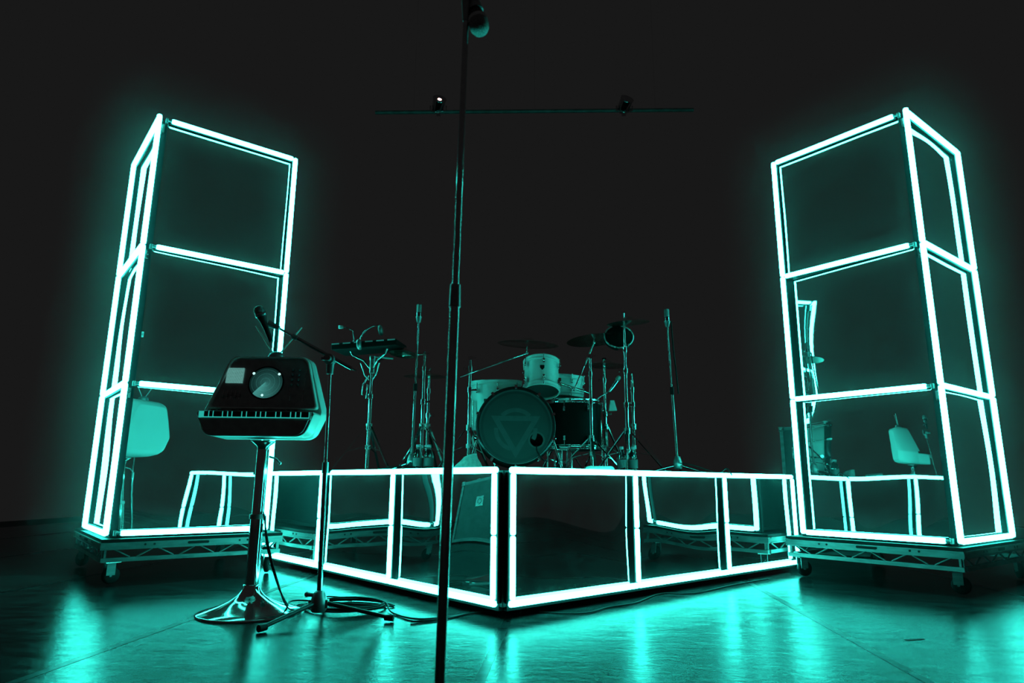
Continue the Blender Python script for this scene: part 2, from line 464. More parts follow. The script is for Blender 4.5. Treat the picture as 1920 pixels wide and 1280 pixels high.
# ------------------------------------------------------------------ drum riser with mirrored front sides
RC = Vector((-.036, 3.091, 0)); RW = .890; RZB, RZT = .0768, .6602; RR = .0134
RISER_RZ = R(41.1)                                 # local +x runs along the right-hand side, +y along the left-hand side
riser = thing('drum_riser', 'low mirrored drum riser outlined with light tubes, pointing a corner forward', 'drum riser', RC, RISER_RZ)
SIDE = .06 + 3 * RW
INS = .05
MB().box(((SIDE + INS) / 2, (SIDE + INS) / 2, .63), (SIDE - INS - .004, SIDE - INS - .004, .045)).build('deck_top', M['black'], riser, bevel=.003)
MB().box(((SIDE + .08) / 2, (SIDE + .08) / 2, .344), (SIDE - .12, SIDE - .12, .525)).build('deck_body', M['black'], riser)
for x in (.3, SIDE - .3):
    for y in (.3, SIDE - .3):
        MB().box((x, y, .042), (.09, .09, .080)).build('foot', M['black'], riser)
MB().box((.052, .052, .36), (.05, .05, .60)).build('corner_post', M['black'], riser, bevel=.003)
for ax in (0, 1):                                  # 0: right-hand side (along x), 1: left-hand side (along y)
    E = Vector((1, 0, 0)) if ax == 0 else Vector((0, 1, 0))
    N = Vector((0, -1, 0)) if ax == 0 else Vector((-1, 0, 0))
    Z = lambda z: Vector((0, 0, z))
    starts = [.062 + i * RW for i in range(3)]
    for i, s0 in enumerate(starts):
        mirror_panel(riser, E * (s0 + .004) - N * .028 + Z(RZB + .006), E, RW - .008, RZT - RZB - .02, N, 80 + ax * 10 + i, .0016)
        # dark edge frame behind each upright
        MB().bar(E * (s0 - .012) - N * .020 + Z(RZB), E * (s0 - .012) - N * .020 + Z(RZT - .01), .018, .026, up=N).build('edge_frame', M['black'], riser)
        MB().bar(E * s0 - N * .018 + Z(RZB), E * s0 - N * .018 + Z(RZT - .01), .024, .006, up=N).build('tube_channel', M['black'], riser)
        # uprights, in two lengths
        zm = (RZB + RZT) / 2
        tube(riser, E * s0 + Z(RZB + RR), E * s0 + Z(zm - .0006), RR)
        tube(riser, E * s0 + Z(zm + .0006), E * s0 + Z(RZT - RR), RR)
        a = -.02 if i == 0 else .0
        tube(riser, E * (s0 + a) + Z(RZT), E * (s0 + RW - .001) + Z(RZT), RR + .0015)
        tube(riser, E * (s0 + a) + Z(RZB), E * (s0 + RW - .001) + Z(RZB), RR + .001)
    s0 = .062 + 3 * RW
    tube(riser, E * s0 + Z(RZB + RR), E * s0 + Z(RZT - RR), RR)
    MB().bar(E * s0 - N * .045 + Z(RZB - .01), E * s0 - N * .045 + Z(RZT - .02), .03, .03).build('corner_post', M['black'], riser)
    MB().bar(E * .05 - N * .034 + Z(RZB - .018), E * (s0) - N * .034 + Z(RZB - .018), .02, .03).build('kick_rail', M['black'], riser)
# paper labels and hinge plates on the panel edges at the front corner
for (z, h, m) in ((.52, .018, 'label'), (.505, .012, 'steel'), (.39, .05, 'label'), (.30, .05, 'dark_label'), (.235, .014, 'label'), (.22, .012, 'steel'), (.115, .05, 'label')):
    MB().box((.030, .040, z), (.002, .014, h)).build('edge_label', M[m], riser)
for (z, h) in ((.49, .03), (.24, .03)):
    MB().box((.040, .030, z), (.014, .002, h)).build('hinge_plate', M['steel'], riser)
DK = .6535                                         # top of the riser

# ------------------------------------------------------------------ retro console on a chrome pedestal
def rounded(poly, rad, seg=6):
    out = []
    n = len(poly)
    for i in range(n):
        p, a, b = Vector(poly[i]), Vector(poly[i - 1]), Vector(poly[(i + 1) % n])
        r = rad[i] if isinstance(rad, (list, tuple)) else rad
        u, w = (a - p).normalized(), (b - p).normalized()
        ang = math.acos(max(-1, min(1, u.dot(w))))
        t = r / math.tan(ang / 2)
        c = p + (u + w).normalized() * (r / math.sin(ang / 2))
        s_, e_ = p + u * t, p + w * t
        a0 = math.atan2(s_.y - c.y, s_.x - c.x); a1 = math.atan2(e_.y - c.y, e_.x - c.x)
        da = (a1 - a0 + math.pi) % (2 * math.pi) - math.pi
        for k in range(seg + 1):
            q = a0 + da * k / seg
            out.append((c.x + r * math.cos(q), c.y + r * math.sin(q)))
    return out

SYN = Vector((-1.215, 3.295, 0))
syn = thing('retro_console', 'retro television-shaped keyboard console with radar screen on a chrome pedestal', 'synthesizer', SYN, R(3))
MB().lathe([(.232, 0), (.234, .006), (.228, .010), (.19, .020), (.14, .036), (.095, .056), (.062, .078), (.044, .100), (.037, .120), (.0365, .128), (1e-7, .128)], 48).build('trumpet_base', M['chrome'], syn)
MB().cyl((0, 0, .12), (0, 0, .44), .0305, n=28).build('lower_pole', M['chrome'], syn)
MB().cyl((0, 0, .425), (0, 0, .447), .036, n=28).build('pole_collar', M['black_plastic'], syn)
MB().cyl((0, 0, .44), (0, 0, .79), .027, n=28).build('upper_pole', M['chrome'], syn)
MB().lathe([(.027, .755), (.030, .77), (.05, .785), (.062, .795), (1e-7, .795)], 28).build('pole_flange', M['black_metal'], syn)
MB().path([(.03, .01, .72), (.06, .03, .71), (.075, .04, .69)], .005, 8).ball((.075, .04, .69), .009).build('height_lever', M['steel'], syn)
# lower body
lowp = rounded([(-.278, .925), (-.232, .808), (.232, .808), (.278, .925)], [.012, .055, .055, .012])
def ring_at(poly, y, k=1.0, cz=.87, lift=0.0):
    return [Vector((x * k, y, cz + (z - cz) * k + lift)) for x, z in poly]
low = MB().loft([ring_at(lowp, -.150, .965), ring_at(lowp, -.158, .985), ring_at(lowp, -.150, 1.0), ring_at(lowp, -.03, 1.02)], cap1=False).build('lower_shell', M['white_plastic'], syn)
MB().loft([ring_at(lowp, -.1585, .955, .866), ring_at(lowp, -.162, .945, .866)]).build('lower_fascia', M['black_plastic'], low)
backp = rounded([(-.232, .806), (-.286, .932), (-.196, 1.217), (.196, 1.217), (.286, .932), (.232, .806)], [.055, .03, .055, .055, .03, .055])
bk = lambda y, k: [Vector((x * k, y + max(0, z - .945) / .27 * .055 * max(0, 1 - max(0, y) / .12), 1.0 + (z - 1.0) * k)) for x, z in backp]
MB().loft([bk(-.042, .985), bk(-.038, 1.0), bk(.06, 1.01), bk(.12, .97), bk(.155, .90), bk(.17, .80)]).build('back_shell', M['white_plastic'], syn)
# keyboard
kb = MB().box((0, -.110, .906), (.520, .115, .036)).build('key_bed', M['white_plastic'], syn, bevel=.002)
W = [50, 40, 105, 50, 40, 110, 45, 105, 45, 50, 115, 50, 110, 50, 50, 95]
GAP, TOT = 15.0, sum(W) + 15.0 * 17
x = -.235
for i, w_ in enumerate(W):
    wm = w_ / TOT * .492
    x += GAP / TOT * .492
    MB().box((x + wm / 2, -.115, .909), (wm, .122, .026)).build('key', M['key_dark'], kb, bevel=.0015)
    x += wm
kk_me = MB().box((0, 0, 0), (.017, .070, .014)).mesh('raised_key')
for i in range(14):
    if i % 7 not in (2, 6): put('raised_key', kk_me, M['key_dark'], kb, (-.211 + i * .0325, -.095, .9285), bevel=.001)
M['key_glow'] = emit('key_outline_glow', (.05, 1.0, .84), .42)
MB().box((0, -.1685, .906), (.508, .003, .030)).box((-.249, -.171, .906), (.010, .003, .030)).build('key_outline_glow', M['key_glow'], kb)  # added glow that draws bright outlines round the keys and left cheek
MB().cyl((-.258, -.168, .889), (.258, -.168, .889), .0032, n=10).build('key_slip', M['aerial'], kb)
# upper television body: front face leans back
upp = rounded([(-.268, .945), (-.190, 1.215), (.190, 1.215), (.268, .945)], [.012, .05, .05, .012])
lean = lambda z: (z - .945) / .27 * .055
def up_ring(y, k=1.0, lean_k=1.0):
    return [Vector((x * k, y + lean(z) * lean_k, 1.075 + (z - 1.075) * k)) for x, z in upp]
tv = MB().loft([up_ring(-.052, .925), up_ring(-.066, .945), up_ring(-.066, .985), up_ring(-.055, 1.0), up_ring(-.02, 1.0, .7)], cap0=False).build('television_shell', M['white_plastic'], syn)
MB().loft([up_ring(-.046, .93), up_ring(-.056, .925)]).build('face_panel', M['black_plastic'], tv)
FM = Matrix.Translation((0, -.058, .945)) @ Matrix.Rotation(R(90) - math.atan2(.055, .27), 4, 'X')      # face frame: local x right, y up the face, z out
FACE = lambda x, y, z=0.0: FM @ Vector((x, y, z))
FE = FM.to_euler()
def on_face(name, mb, m, x, y, parent, z=0.0):
    return put(name, mb.mesh(name), m, parent, FACE(x, y, z), FE)

def radar_mat():
    m = bpy.data.materials.new('radar_screen'); m.use_nodes = True
    nt = m.node_tree; nt.nodes.clear()
    L_ = nt.links.new
    def math_(op, a, b=None, c=None):
        n = nt.nodes.new('ShaderNodeMath'); n.operation = op
        for i, v in enumerate((a, b, c)):
            if v is None: continue
            if isinstance(v, (int, float)): n.inputs[i].default_value = v
            else: L_(v, n.inputs[i])
        return n.outputs[0]
    tc = nt.nodes.new('ShaderNodeTexCoord'); sp = nt.nodes.new('ShaderNodeSeparateXYZ'); L_(tc.outputs['Object'], sp.inputs[0])
    x, y = sp.outputs[0], sp.outputs[1]
    rad = math_('SQRT', math_('ADD', math_('MULTIPLY', x, x), math_('MULTIPLY', y, y)))
    ang = math_('ARCTAN2', y, x)
    sw = math_('FRACT', math_('DIVIDE', math_('ADD', ang, R(135)), 2 * math.pi))           # 0 at the lower-left spoke, growing anticlockwise
    trail = math_('POWER', math_('SUBTRACT', 1.0, sw), 4.5)
    core = math_('POWER', math_('MAXIMUM', math_('SUBTRACT', 1.0, math_('DIVIDE', rad, .085)), 0.0), 1.2)
    gx = math_('GREATER_THAN', math_('FRACT', math_('MULTIPLY', x, 340)), .25)
    gy = math_('GREATER_THAN', math_('FRACT', math_('MULTIPLY', y, 340)), .25)
    grid = math_('ADD', math_('MULTIPLY', math_('MULTIPLY', gx, gy), .6), .4)
    rings = math_('MULTIPLY', math_('GREATER_THAN', math_('FRACT', math_('MULTIPLY', rad, 44)), .93), .25)
    v = math_('ADD', math_('ADD', math_('MULTIPLY', trail, .85), math_('MULTIPLY', core, .30)), math_('ADD', rings, .04))
    v = math_('MULTIPLY', v, grid)
    e = nt.nodes.new('ShaderNodeEmission'); e.inputs['Color'].default_value = (.10, .52, .47, 1)
    L_(math_('MULTIPLY', v, .75), e.inputs['Strength'])
    g = nt.nodes.new('ShaderNodeBsdfGlossy'); g.inputs['Roughness'].default_value = .08; g.inputs['Color'].default_value = (.04, .04, .04, 1)
    ad = nt.nodes.new('ShaderNodeAddShader'); out = nt.nodes.new('ShaderNodeOutputMaterial')
    L_(e.outputs[0], ad.inputs[0]); L_(g.outputs[0], ad.inputs[1]); L_(ad.outputs[0], out.inputs['Surface'])
    return m
def dots_mat():
    m = bpy.data.materials.new('dot_display'); m.use_nodes = True
    nt = m.node_tree; nt.nodes.clear(); L_ = nt.links.new
    tc = nt.nodes.new('ShaderNodeTexCoord'); sp = nt.nodes.new('ShaderNodeSeparateXYZ'); L_(tc.outputs['Object'], sp.inputs[0])
    res = []
    for k in (0, 1):
        a = nt.nodes.new('ShaderNodeMath'); a.operation = 'MULTIPLY'; a.inputs[1].default_value = 300; L_(sp.outputs[k], a.inputs[0])
        f = nt.nodes.new('ShaderNodeMath'); f.operation = 'FRACT'; L_(a.outputs[0], f.inputs[0])
        g = nt.nodes.new('ShaderNodeMath'); g.operation = 'GREATER_THAN'; g.inputs[1].default_value = .3; L_(f.outputs[0], g.inputs[0]); res.append(g.outputs[0])
    p = nt.nodes.new('ShaderNodeMath'); p.operation = 'MULTIPLY'; L_(res[0], p.inputs[0]); L_(res[1], p.inputs[1])
    q = nt.nodes.new('ShaderNodeMapRange'); q.inputs['To Min'].default_value = .12; q.inputs['To Max'].default_value = .75; L_(p.outputs[0], q.inputs['Value'])
    e = nt.nodes.new('ShaderNodeEmission'); e.inputs['Color'].default_value = (.22, .62, .56, 1); L_(q.outputs[0], e.inputs['Strength'])
    out = nt.nodes.new('ShaderNodeOutputMaterial'); L_(e.outputs[0], out.inputs['Surface'])
    return m
M['blip'] = emit('radar_blip', (.55, 1.0, .95), 1.1)
SCX, SCY, SCR = -.003, .136, .081
scr = on_face('radar_screen', MB().lathe([(SCR, -.002), (SCR, .0), (SCR * .9, .004), (SCR * .6, .008), (SCR * .3, .0095), (1e-7, .010)], 48), radar_mat(), SCX, SCY, tv)
scr['label'] = 'round radar screen with a bright sweep'
put('bezel', MB().ring((0, 0, 0), SCR + .003, .004, 48, 8).mesh('bezel'), M['screen_glass'], scr)
for (x, y) in ((-.064, .047), (.060, .045), (-.008, -.066)):
    put('blip', MB().lathe([(.0068, 0), (.006, .003), (1e-7, .004)], 14).mesh('blip'), M['blip'], scr, (x, y, .003))
dot = on_face('dot_display', MB().box((0, 0, 0), (.082, .078, .006)), dots_mat(), -.158, .172, tv)
dot['label'] = 'lit square dot display'
sl_me = MB().box((0, 0, 0), (.004, .046, .003)).mesh('slider_slot'); sc_me = MB().box((0, 0, .003), (.010, .014, .008)).mesh('slider_cap')
for i in range(5):
    s_ = put('slider', sl_me, M['steel'], tv, FACE(-.200 + i * .0195, .072, .0), FE)
    put('slider_cap', sc_me, M['black_plastic'], s_, (0, -.01 + .006 * (i % 3), 0))
kn_me = MB().lathe([(.008, 0), (.0075, .010), (.006, .012), (1e-7, .012)], 14).mesh('knob')
for r_ in range(4):
    for c_ in range(2):
        put('knob', kn_me, M['steel'] if c_ else M['black_plastic'], tv, FACE(.120 + c_ * .032, .205 - r_ * .026, 0), FE)
for x, y, h in ((.186, .165, .09), (.184, .075, .07), (.122, .07, .05)):
    on_face('trim_strip', MB().box((0, 0, 0), (.002, h, .002)), M['steel'], x, y, tv)
for x, y in ((-.17, .25), (.17, .25), (0, .255), (-.235, .012), (.235, .012)):
    on_face('panel_screw', MB().lathe([(.003, 0), (.002, .002), (1e-7, .002)], 8), M['steel'], x, y, tv)
ant = MB().lathe([(.042, 0), (.041, .012), (.035, .026), (.022, .036), (1e-7, .040)], 24, Matrix.Translation((.01, .06, 1.214))).build('aerial_base', M['black_plastic'], syn)
MB().cyl((-.008, .06, 1.245), (-.105, .05, 1.385), .0036, .0030, 8).build('aerial_rod', M['aerial'], ant)
MB().cyl((.028, .06, 1.245), (.125, .07, 1.385), .0036, .0030, 8).build('aerial_rod', M['aerial'], ant)

# ------------------------------------------------------------------ microphones and their stands
def mic_meshes():
    body = MB().lathe([(1e-7, -.0), (.0095, .001), (.0105, .008), (.0115, .06), (.0155, .105), (.0205, .122), (.0205, .130), (.018, .131)], 20).mesh('mic_body')
    band = MB().lathe([(.0235, .130), (.0262, .134), (.0262, .142), (.0235, .146)], 24).mesh('mic_band')
    gr = MB()
    gr.lathe([(.0205, .128), (.0245, .140), (.0258, .152), (.0245, .166), (.019, .177), (.010, .182), (1e-7, .1825)], 24)
    return body, band, gr.mesh('mic_grille')
MIC = mic_meshes()
M['grille'] = noisy(mat('steel_mesh_grille', (.30, .30, .30), .38, .9), 400, .6, .1, .9)
def microphone(label, tail, tip, group=None):
    """Vocal microphone from its tail end to its grille tip."""
    tail, tip = Vector(tail), Vector(tip)
    t = thing('microphone', label, 'microphone', tail, rot=along(tip - tail), group=group)
    put('body', MIC[0], M['mic_black'], t); put('band', MIC[1], M['steel'], t); put('grille', MIC[2], M['grille'], t)
    return t

# boom stand beside the console
HUB = on_z(597, 1140, .05); HUB.z = 0
bs = thing('microphone_stand', 'black boom microphone stand with folding tripod legs beside the console', 'mic stand', HUB)
def rel(p): return Vector(p) - HUB
feet = [on_z(487, 1180, .012), on_z(735, 1160, .012), HUB + Vector((-.06, .33, .012))]
for f in feet:
    p = rel(f); dirv = Vector((p.x, p.y, 0)).normalized()
    l = MB().cyl(dirv * .022 + Vector((0, 0, .075)), p * .97 + Vector((0, 0, .006)), .0095, .0085, 10).build('leg', M['mic_black'], bs)
    MB().cyl(p * .90 + Vector((0, 0, .006)), p * 1.02 + Vector((0, 0, .004)), .0125, .015, 12).build('rubber_foot', M['rubber'], l)
MB().lathe([(.028, .035), (.036, .045), (.036, .085), (.026, .115), (.018, .125), (1e-7, .125)], 18).box((0, 0, .07), (.085, .03, .035)).build('hub', M['black_plastic'], bs)
MB().cyl((-.026, 0, .105), (-.05, 0, .108), .009).ball((-.055, 0, .108), .012, 10, 7).build('clamp_knob', M['black_plastic'], bs)
top = rel(at(620, 674, HUB.y))
MB().cyl((0, 0, .10), (top.x * .55, 0, .66), .0115, n=14).build('lower_pole', M['black_metal'], bs)
MB().cyl((top.x * .53, 0, .64), (top.x * .58, 0, .69), .0145, n=14).build('pole_clutch', M['black_plastic'], bs)
MB().cyl((top.x * .55, 0, .66), top - Vector((0, 0, .02)), .008, n=12).build('upper_pole', M['chrome'], bs)
MB().cyl(top - Vector((0, 0, .07)), top, .016, .02, 14).cyl(top + Vector((-.005, -.022, 0)), top + Vector((-.005, .022, 0)), .026, n=18).build('boom_clutch', M['black_plastic'], bs)
MB().cyl(top + Vector((0, -.022, 0)), top + Vector((0, -.05, 0)), .012).box(top + Vector((-.012, -.045, -.004)), (.04, .008, .014)).build('clutch_knob', M['black_plastic'], bs)
bm0, bm1 = rel(at(668, 694, HUB.y + .05)), rel(at(548, 629, HUB.y - .06))
MB().cyl(bm0, bm0.lerp(top, .2), .005, n=10).build('boom_tail', M['chrome'], bs)
MB().cyl(bm0.lerp(top, .2), bm1, .0092, n=12).build('boom_arm', M['black_metal'], bs)
MB().cyl(bm1.lerp(top, .12), bm1, .0125, n=12).build('boom_collar', M['black_plastic'], bs)
bm2 = rel(at(521, 614, HUB.y - .09))
MB().cyl(bm1, bm2, .005, n=10).build('boom_rod', M['chrome'], bs)
bm3 = rel(at(503, 606, HUB.y - .10))
MB().cyl(bm2, bm3, .010, .0185, 14).ball(bm2, .012, 10, 7).build('mic_clip', M['black_plastic'], bs)
m_tail, m_tip = at(509, 641, HUB.y - .10), at(484, 577, HUB.y - .12)
microphone('black vocal microphone held by the boom stand over the console', m_tail, m_tail + (m_tip - m_tail).normalized() * .1825)

# straight stand close to the camera with a microphone at its top
FY = 1.52
fb = at(819, 1416, FY); fb = Vector((at(820, 1360, FY).x, FY, 0))
fs = thing('microphone_stand', 'tall straight black microphone stand in the foreground, cutting across the riser', 'mic stand', fb)
frel = lambda p: Vector(p) - fb
p_mid, p_top = frel(at(853, 560, FY)), frel(at(874, 40, FY))
MB().lathe([(.125, 0), (.127, .008), (.120, .016), (.05, .024), (.022, .034), (1e-7, .034)], 32).build('round_base', M['black_metal'], fs)
MB().cyl((0, 0, .03), p_mid, .0112, n=20).build('lower_pole', M['black_metal'], fs)
MB().cyl(p_mid - (p_mid.normalized() * .02), p_mid + p_mid.normalized() * .035, .0135, .0118, 20).build('pole_clutch', M['black_plastic'], fs)
MB().cyl(p_mid, p_top, .0078, n=18).build('upper_pole', M['black_metal'], fs)
clip_p = frel(at(872, -22, FY - .02))
MB().path([p_top, p_top.lerp(clip_p, .5) + Vector((0, 0, .01)), clip_p], [.009, .011, .012], 12).build('clip_neck', M['black_plastic'], fs)
mt, mp_ = at(868, -70, FY + .03), at(902, 62, FY - .01)
mdir = (mp_ - mt).normalized()
MB().cyl(frel(mp_ - mdir * .125), frel(mp_ - mdir * .075), .0165, .0215, 18).build('mic_clip', M['black_plastic'], fs)
microphone('black vocal microphone hanging grille-down at the top edge of the picture', mp_ - mdir * .1825, mp_)

# ------------------------------------------------------------------ cables on the stage floor
def cable(label, pts, r=.0042, group='cables on the stage floor', n=6, sub=6):
    pts = [Vector(p) for p in pts]
    out = []
    for i in range(len(pts) - 1):
        p0, p1, p2, p3 = pts[max(0, i - 1)], pts[i], pts[i + 1], pts[min(len(pts) - 1, i + 2)]
        for k in range(sub):
            t = k / sub
            out.append(.5 * ((2 * p1) + (p2 - p0) * t + (2 * p0 - 5 * p1 + 4 * p2 - p3) * t * t + (3 * p1 - p0 - 3 * p2 + p3) * t ** 3))
    out.append(pts[-1])
    o = MB().path(out, r, n).build('cable', M['rubber'])
    return tag(o, label, 'cable', group)
g = lambda x, y, z=.0055: on_z(x, y, z)
loop = []
cc = g(650, 1136)
for k in range(34):
    a = 2 * math.pi * k / 11
    loop.append(cc + Vector((.20 * math.cos(a) * (1 - .002 * k) + .006 * math.sin(k), .17 * math.sin(a) + .006 * math.cos(2 * k), .001 + .0032 * (k // 6))))
cable('black cable dropping from the console and coiled behind the boom stand',
      [SYN + Vector((.034, .012, .44)), SYN + Vector((.05, .0, .34)), SYN + Vector((.10, -.02, .20)), SYN + Vector((.18, -.03, .05)), g(560, 1125, .008)] + loop + [g(735, 1148), g(780, 1160), g(840, 1156), g(905, 1146)])
cable('thin black cable hanging beside the chrome pole', [SYN + Vector((.034, -.02, .46)), SYN + Vector((.07, -.01, .30)), SYN + Vector((.13, -.03, .15)), SYN + Vector((.20, -.05, .03)), g(585, 1132), g(610, 1118), g(660, 1122)], .0035)
cable('thin cable lying under the right-hand side of the riser', [g(1010, 1146), g(1090, 1150), g(1140, 1138), g(1190, 1130), g(1240, 1112), g(1300, 1112), g(1375, 1096), g(1440, 1085)], .0035)
cable('black cable under the front corner of the riser', [g(770, 1165), g(830, 1160), g(880, 1150), g(930, 1146), g(975, 1148)], .004)
# small dark scrap of gaffer tape lying flat
p = g(1715, 1198, .0012)
scr_o = MB().box(p, (.09, .018, .0008), Matrix.Rotation(.3, 3, 'Z')).build('tape_scrap', M['rubber'])
tag(scr_o, 'small dark scrap of tape on the floor at right', 'tape')

# ------------------------------------------------------------------ drum hardware builders
def tripod(t, h, spread, rot=0.0, collar=.30, brace=.13, r=.0115, leg_r=.0075):
    """Double-braced chrome tripod under a pole of height h."""
    MB().cyl((0, 0, .035), (0, 0, h), r, n=14).build('lower_tube', M['chrome'], t)
    MB().cyl((0, 0, collar - .02), (0, 0, collar + .02), r + .009, n=14).build('leg_collar', M['steel'], t)
    MB().cyl((0, 0, brace - .015), (0, 0, brace + .012), r + .007, n=14).build('brace_collar', M['steel'], t)
    for k in range(3):
        a = rot + 2 * math.pi * k / 3
        d = Vector((math.cos(a), math.sin(a), 0))
        foot = d * spread + Vector((0, 0, .012))
        l = MB().bar(d * .02 + Vector((0, 0, collar)), foot, .006, .016, up=d.cross(Vector((0, 0, 1)))).build('leg', M['chrome'], t)
        midp = (d * .02 + Vector((0, 0, collar))).lerp(foot, .55)
        MB().bar(d * .018 + Vector((0, 0, brace)), midp, .005, .013, up=d.cross(Vector((0, 0, 1)))).build('brace', M['chrome'], l)
        MB().cyl(foot - d * .014, foot + d * .018, .0115, .0105, 10).build('rubber_foot', M['rubber'], l)
def clutch(t, z, r=.0115, side=1):
    MB().cyl((0, 0, z - .022), (0, 0, z + .012), r + .006, n=14).box((side * .024, 0, z - .004), (.03, .012, .012)).box((side * .042, 0, z - .004), (.008, .034, .016)).build('height_clamp', M['chrome'], t)
def base_at(x, Y):
    p = at(x, 878, Y); return Vector((p.x, Y, DK + .001))

def cymbal(label, c, rad, tilt=(0, 0), group='cymbals over the kit'):
    o = MB().lathe([(rad, 0), (rad * .98, .002), (rad * .6, .018), (rad * .27, .028), (rad * .22, .036), (rad * .12, .046), (.006, .050), (.006, .048), (rad * .12, .044), (rad * .22, .033), (rad * .27, .025), (rad * .6, .015), (rad * .98, .0)], 44).build('cymbal', M['cymbal'], None, c)
    o.rotation_euler = (tilt[0], tilt[1], 0)
    return tag(o, label, 'cymbal', group)

def drum(name, label, loc, axis, rad, depth, nl, shell='drum_shell', head='drum_head', reso='kick_head', group='drums on the riser', badge=None, lug_m='chrome', lug_rows=(0.22, .78), spin=0.0):
    t = thing(name, label, 'drum', loc, group=group, rot=(Vector(axis).to_track_quat('Z', 'Y') @ Euler((0, 0, spin)).to_quaternion()).to_euler())
    MB().lathe([(rad, .012), (rad, depth - .012)], 40, caps=False).build('shell', M[shell], t)
    hoop = MB().lathe([(rad + .001, 0), (rad + .010, 0), (rad + .010, .006), (rad + .007, .010), (rad + .007, .022), (rad + .011, .026), (rad + .011, .032), (rad + .001, .032), (rad + .001, 0)], 40, caps=False).mesh('hoop')
    put('hoop', hoop, M['chrome'] if shell == 'black' else M[shell], t, (0, 0, -.008)); put('hoop', hoop, M['chrome'] if shell == 'black' else M[shell], t, (0, 0, depth - .024))
    MB().lathe([(rad, 0), (rad, .004), (1e-7, .006)], 40).build('bottom_head', M[reso], t, (0, 0, .004))
    MB().lathe([(rad, 0), (rad, .004), (1e-7, .006)], 40).build('top_head', M[head], t, (0, 0, depth - .008))
    lug = MB().box((.010, 0, 0), (.022, .014, .030)).cyl((.018, 0, .0), (.018, 0, .055), .0035, n=6).ball((.020, 0, 0), .008, 8, 6).mesh('lug')
    lugd = MB().box((.010, 0, 0), (.022, .014, .030)).cyl((.018, 0, .0), (.018, 0, -.055), .0035, n=6).ball((.020, 0, 0), .008, 8, 6).mesh('lug')
    for k in range(nl):
        a = 2 * math.pi * (k + .5) / nl
        for j, fr in enumerate(lug_rows):
            put('lug', lugd if j == 0 else lug, M[lug_m], t, (rad * math.cos(a), rad * math.sin(a), depth * fr), (0, 0, a))
    if badge is not None:
        f_ = t.rotation_euler.to_matrix().inverted() @ Vector((math.sin(badge), -math.cos(badge), 0))      # towards the audience
        b = MB().box((rad + .001, 0, depth * .60), (.005, .030, .018)).add([Vector((rad + .0035, y_, depth * .60 + z_)) for y_, z_ in ((-.015, -.009), (.015, -.009), (0, -.027))] + [Vector((rad - .0015, y_, depth * .60 + z_)) for y_, z_ in ((-.015, -.009), (.015, -.009), (0, -.027))], [(0, 2, 1), (3, 4, 5), (0, 3, 5, 2), (1, 2, 5, 4)]).build('badge', M['key_dark'], t)
        b.rotation_euler = (0, 0, math.atan2(f_.y, f_.x))
    return t

# ------------------------------------------------------------------ bass drum
KC = at(967, 799, 4.25); KR = .238; KD = .42
kick = thing('bass_drum', 'bass drum with dark front head showing a triangle-in-circle emblem', 'drum', (KC.x, KC.y, KC.z), group='drums on the riser', rot=Euler((R(-90), 0, R(2))))
# local +z points to the back of the stage, the front head at z = 0
MB().lathe([(KR, .0), (KR, KD)], 56, caps=False).build('shell', M['drum_shell'], kick)
hp = [(KR - .004, -.018), (KR + .012, -.018), (KR + .016, -.012), (KR + .016, .024), (KR + .010, .028), (KR - .004, .028)]
hoop_me = MB().lathe(hp + [hp[0]], 64, caps=False).mesh('hoop')
put('hoop', hoop_me, M['hoop'], kick); put('hoop', hoop_me, M['hoop'], kick, (0, 0, KD - .012))
# front head with a port hole, from ring strips around an off-centre hole
PX, PY, PR = .132, .085, .043                      # local y points down
NSEG = 64
rim = [Vector((KR * math.cos(2 * math.pi * k / NSEG), KR * math.sin(2 * math.pi * k / NSEG), -.004)) for k in range(NSEG)]
hole = [Vector((PX + PR * math.cos(2 * math.pi * k / NSEG), PY + PR * math.sin(2 * math.pi * k / NSEG), -.004)) for k in range(NSEG)]
mbh = MB(); mbh.add(rim + hole, [(k, NSEG + k, NSEG + (k + 1) % NSEG, (k + 1) % NSEG) for k in range(NSEG)])
fh = mbh.build('front_head', M['kick_head'], kick)
def flat_ring(c, r0, r1, z, a0=0.0, a1=2 * math.pi, n=64):
    mb = MB(); V = []
    for k in range(n + 1):
        a = a0 + (a1 - a0) * k / n
        V += [Vector((c[0] + r0 * math.cos(a), c[1] + r0 * math.sin(a), z)), Vector((c[0] + r1 * math.cos(a), c[1] + r1 * math.sin(a), z))]
    return mb.add(V, [(2 * k, 2 * k + 1, 2 * k + 3, 2 * k + 2) for k in range(n)])
flat_ring((0, 0), KR - .030, KR - .014, -.0048).build('head_ring', M['kick_ring'], fh)
flat_ring((0, 0), KR - .014, KR - .003, -.0046).build('head_collar', M['kick_print'], fh)
flat_ring((PX, PY), PR - .001, PR + .010, -.0062).build('port_ring', M['kick_print'], fh)
# emblem: downward triangle over a broken circle
tri = [Vector((-.158, -.066)), Vector((.158, -.066)), Vector((.0, .200))]
ctr = sum(tri, Vector((0, 0))) / 3
tin = [ctr + (p - ctr) * .64 for p in tri]
MB().add([Vector((*p, -.0054)) for p in tri + tin], [(0, 1, 4, 3), (1, 2, 5, 4), (2, 0, 3, 5)]).build('emblem_triangle', M['kick_print'], fh)
RI0, RI1 = .112, .138
flat_ring((0, .022), RI0, RI1, -.0052, R(225), R(315), 24).build('emblem_arc', M['kick_print'], fh)
flat_ring((0, .022), RI0, RI1, -.0052, R(105), R(185), 24).build('emblem_arc', M['kick_print'], fh)
flat_ring((0, .022), RI0, RI1, -.0052, R(-5), R(28), 12).build('emblem_arc', M['kick_print'], fh)
MB().lathe([(KR, 0), (1e-7, .004)], 48).build('back_head', M['drum_head'], kick, (0, 0, KD))
MB().box((0, 0, .2), (.36, .26, .1)).build('muffling_pillow', M['rubber'], kick, (0, .04, .0))
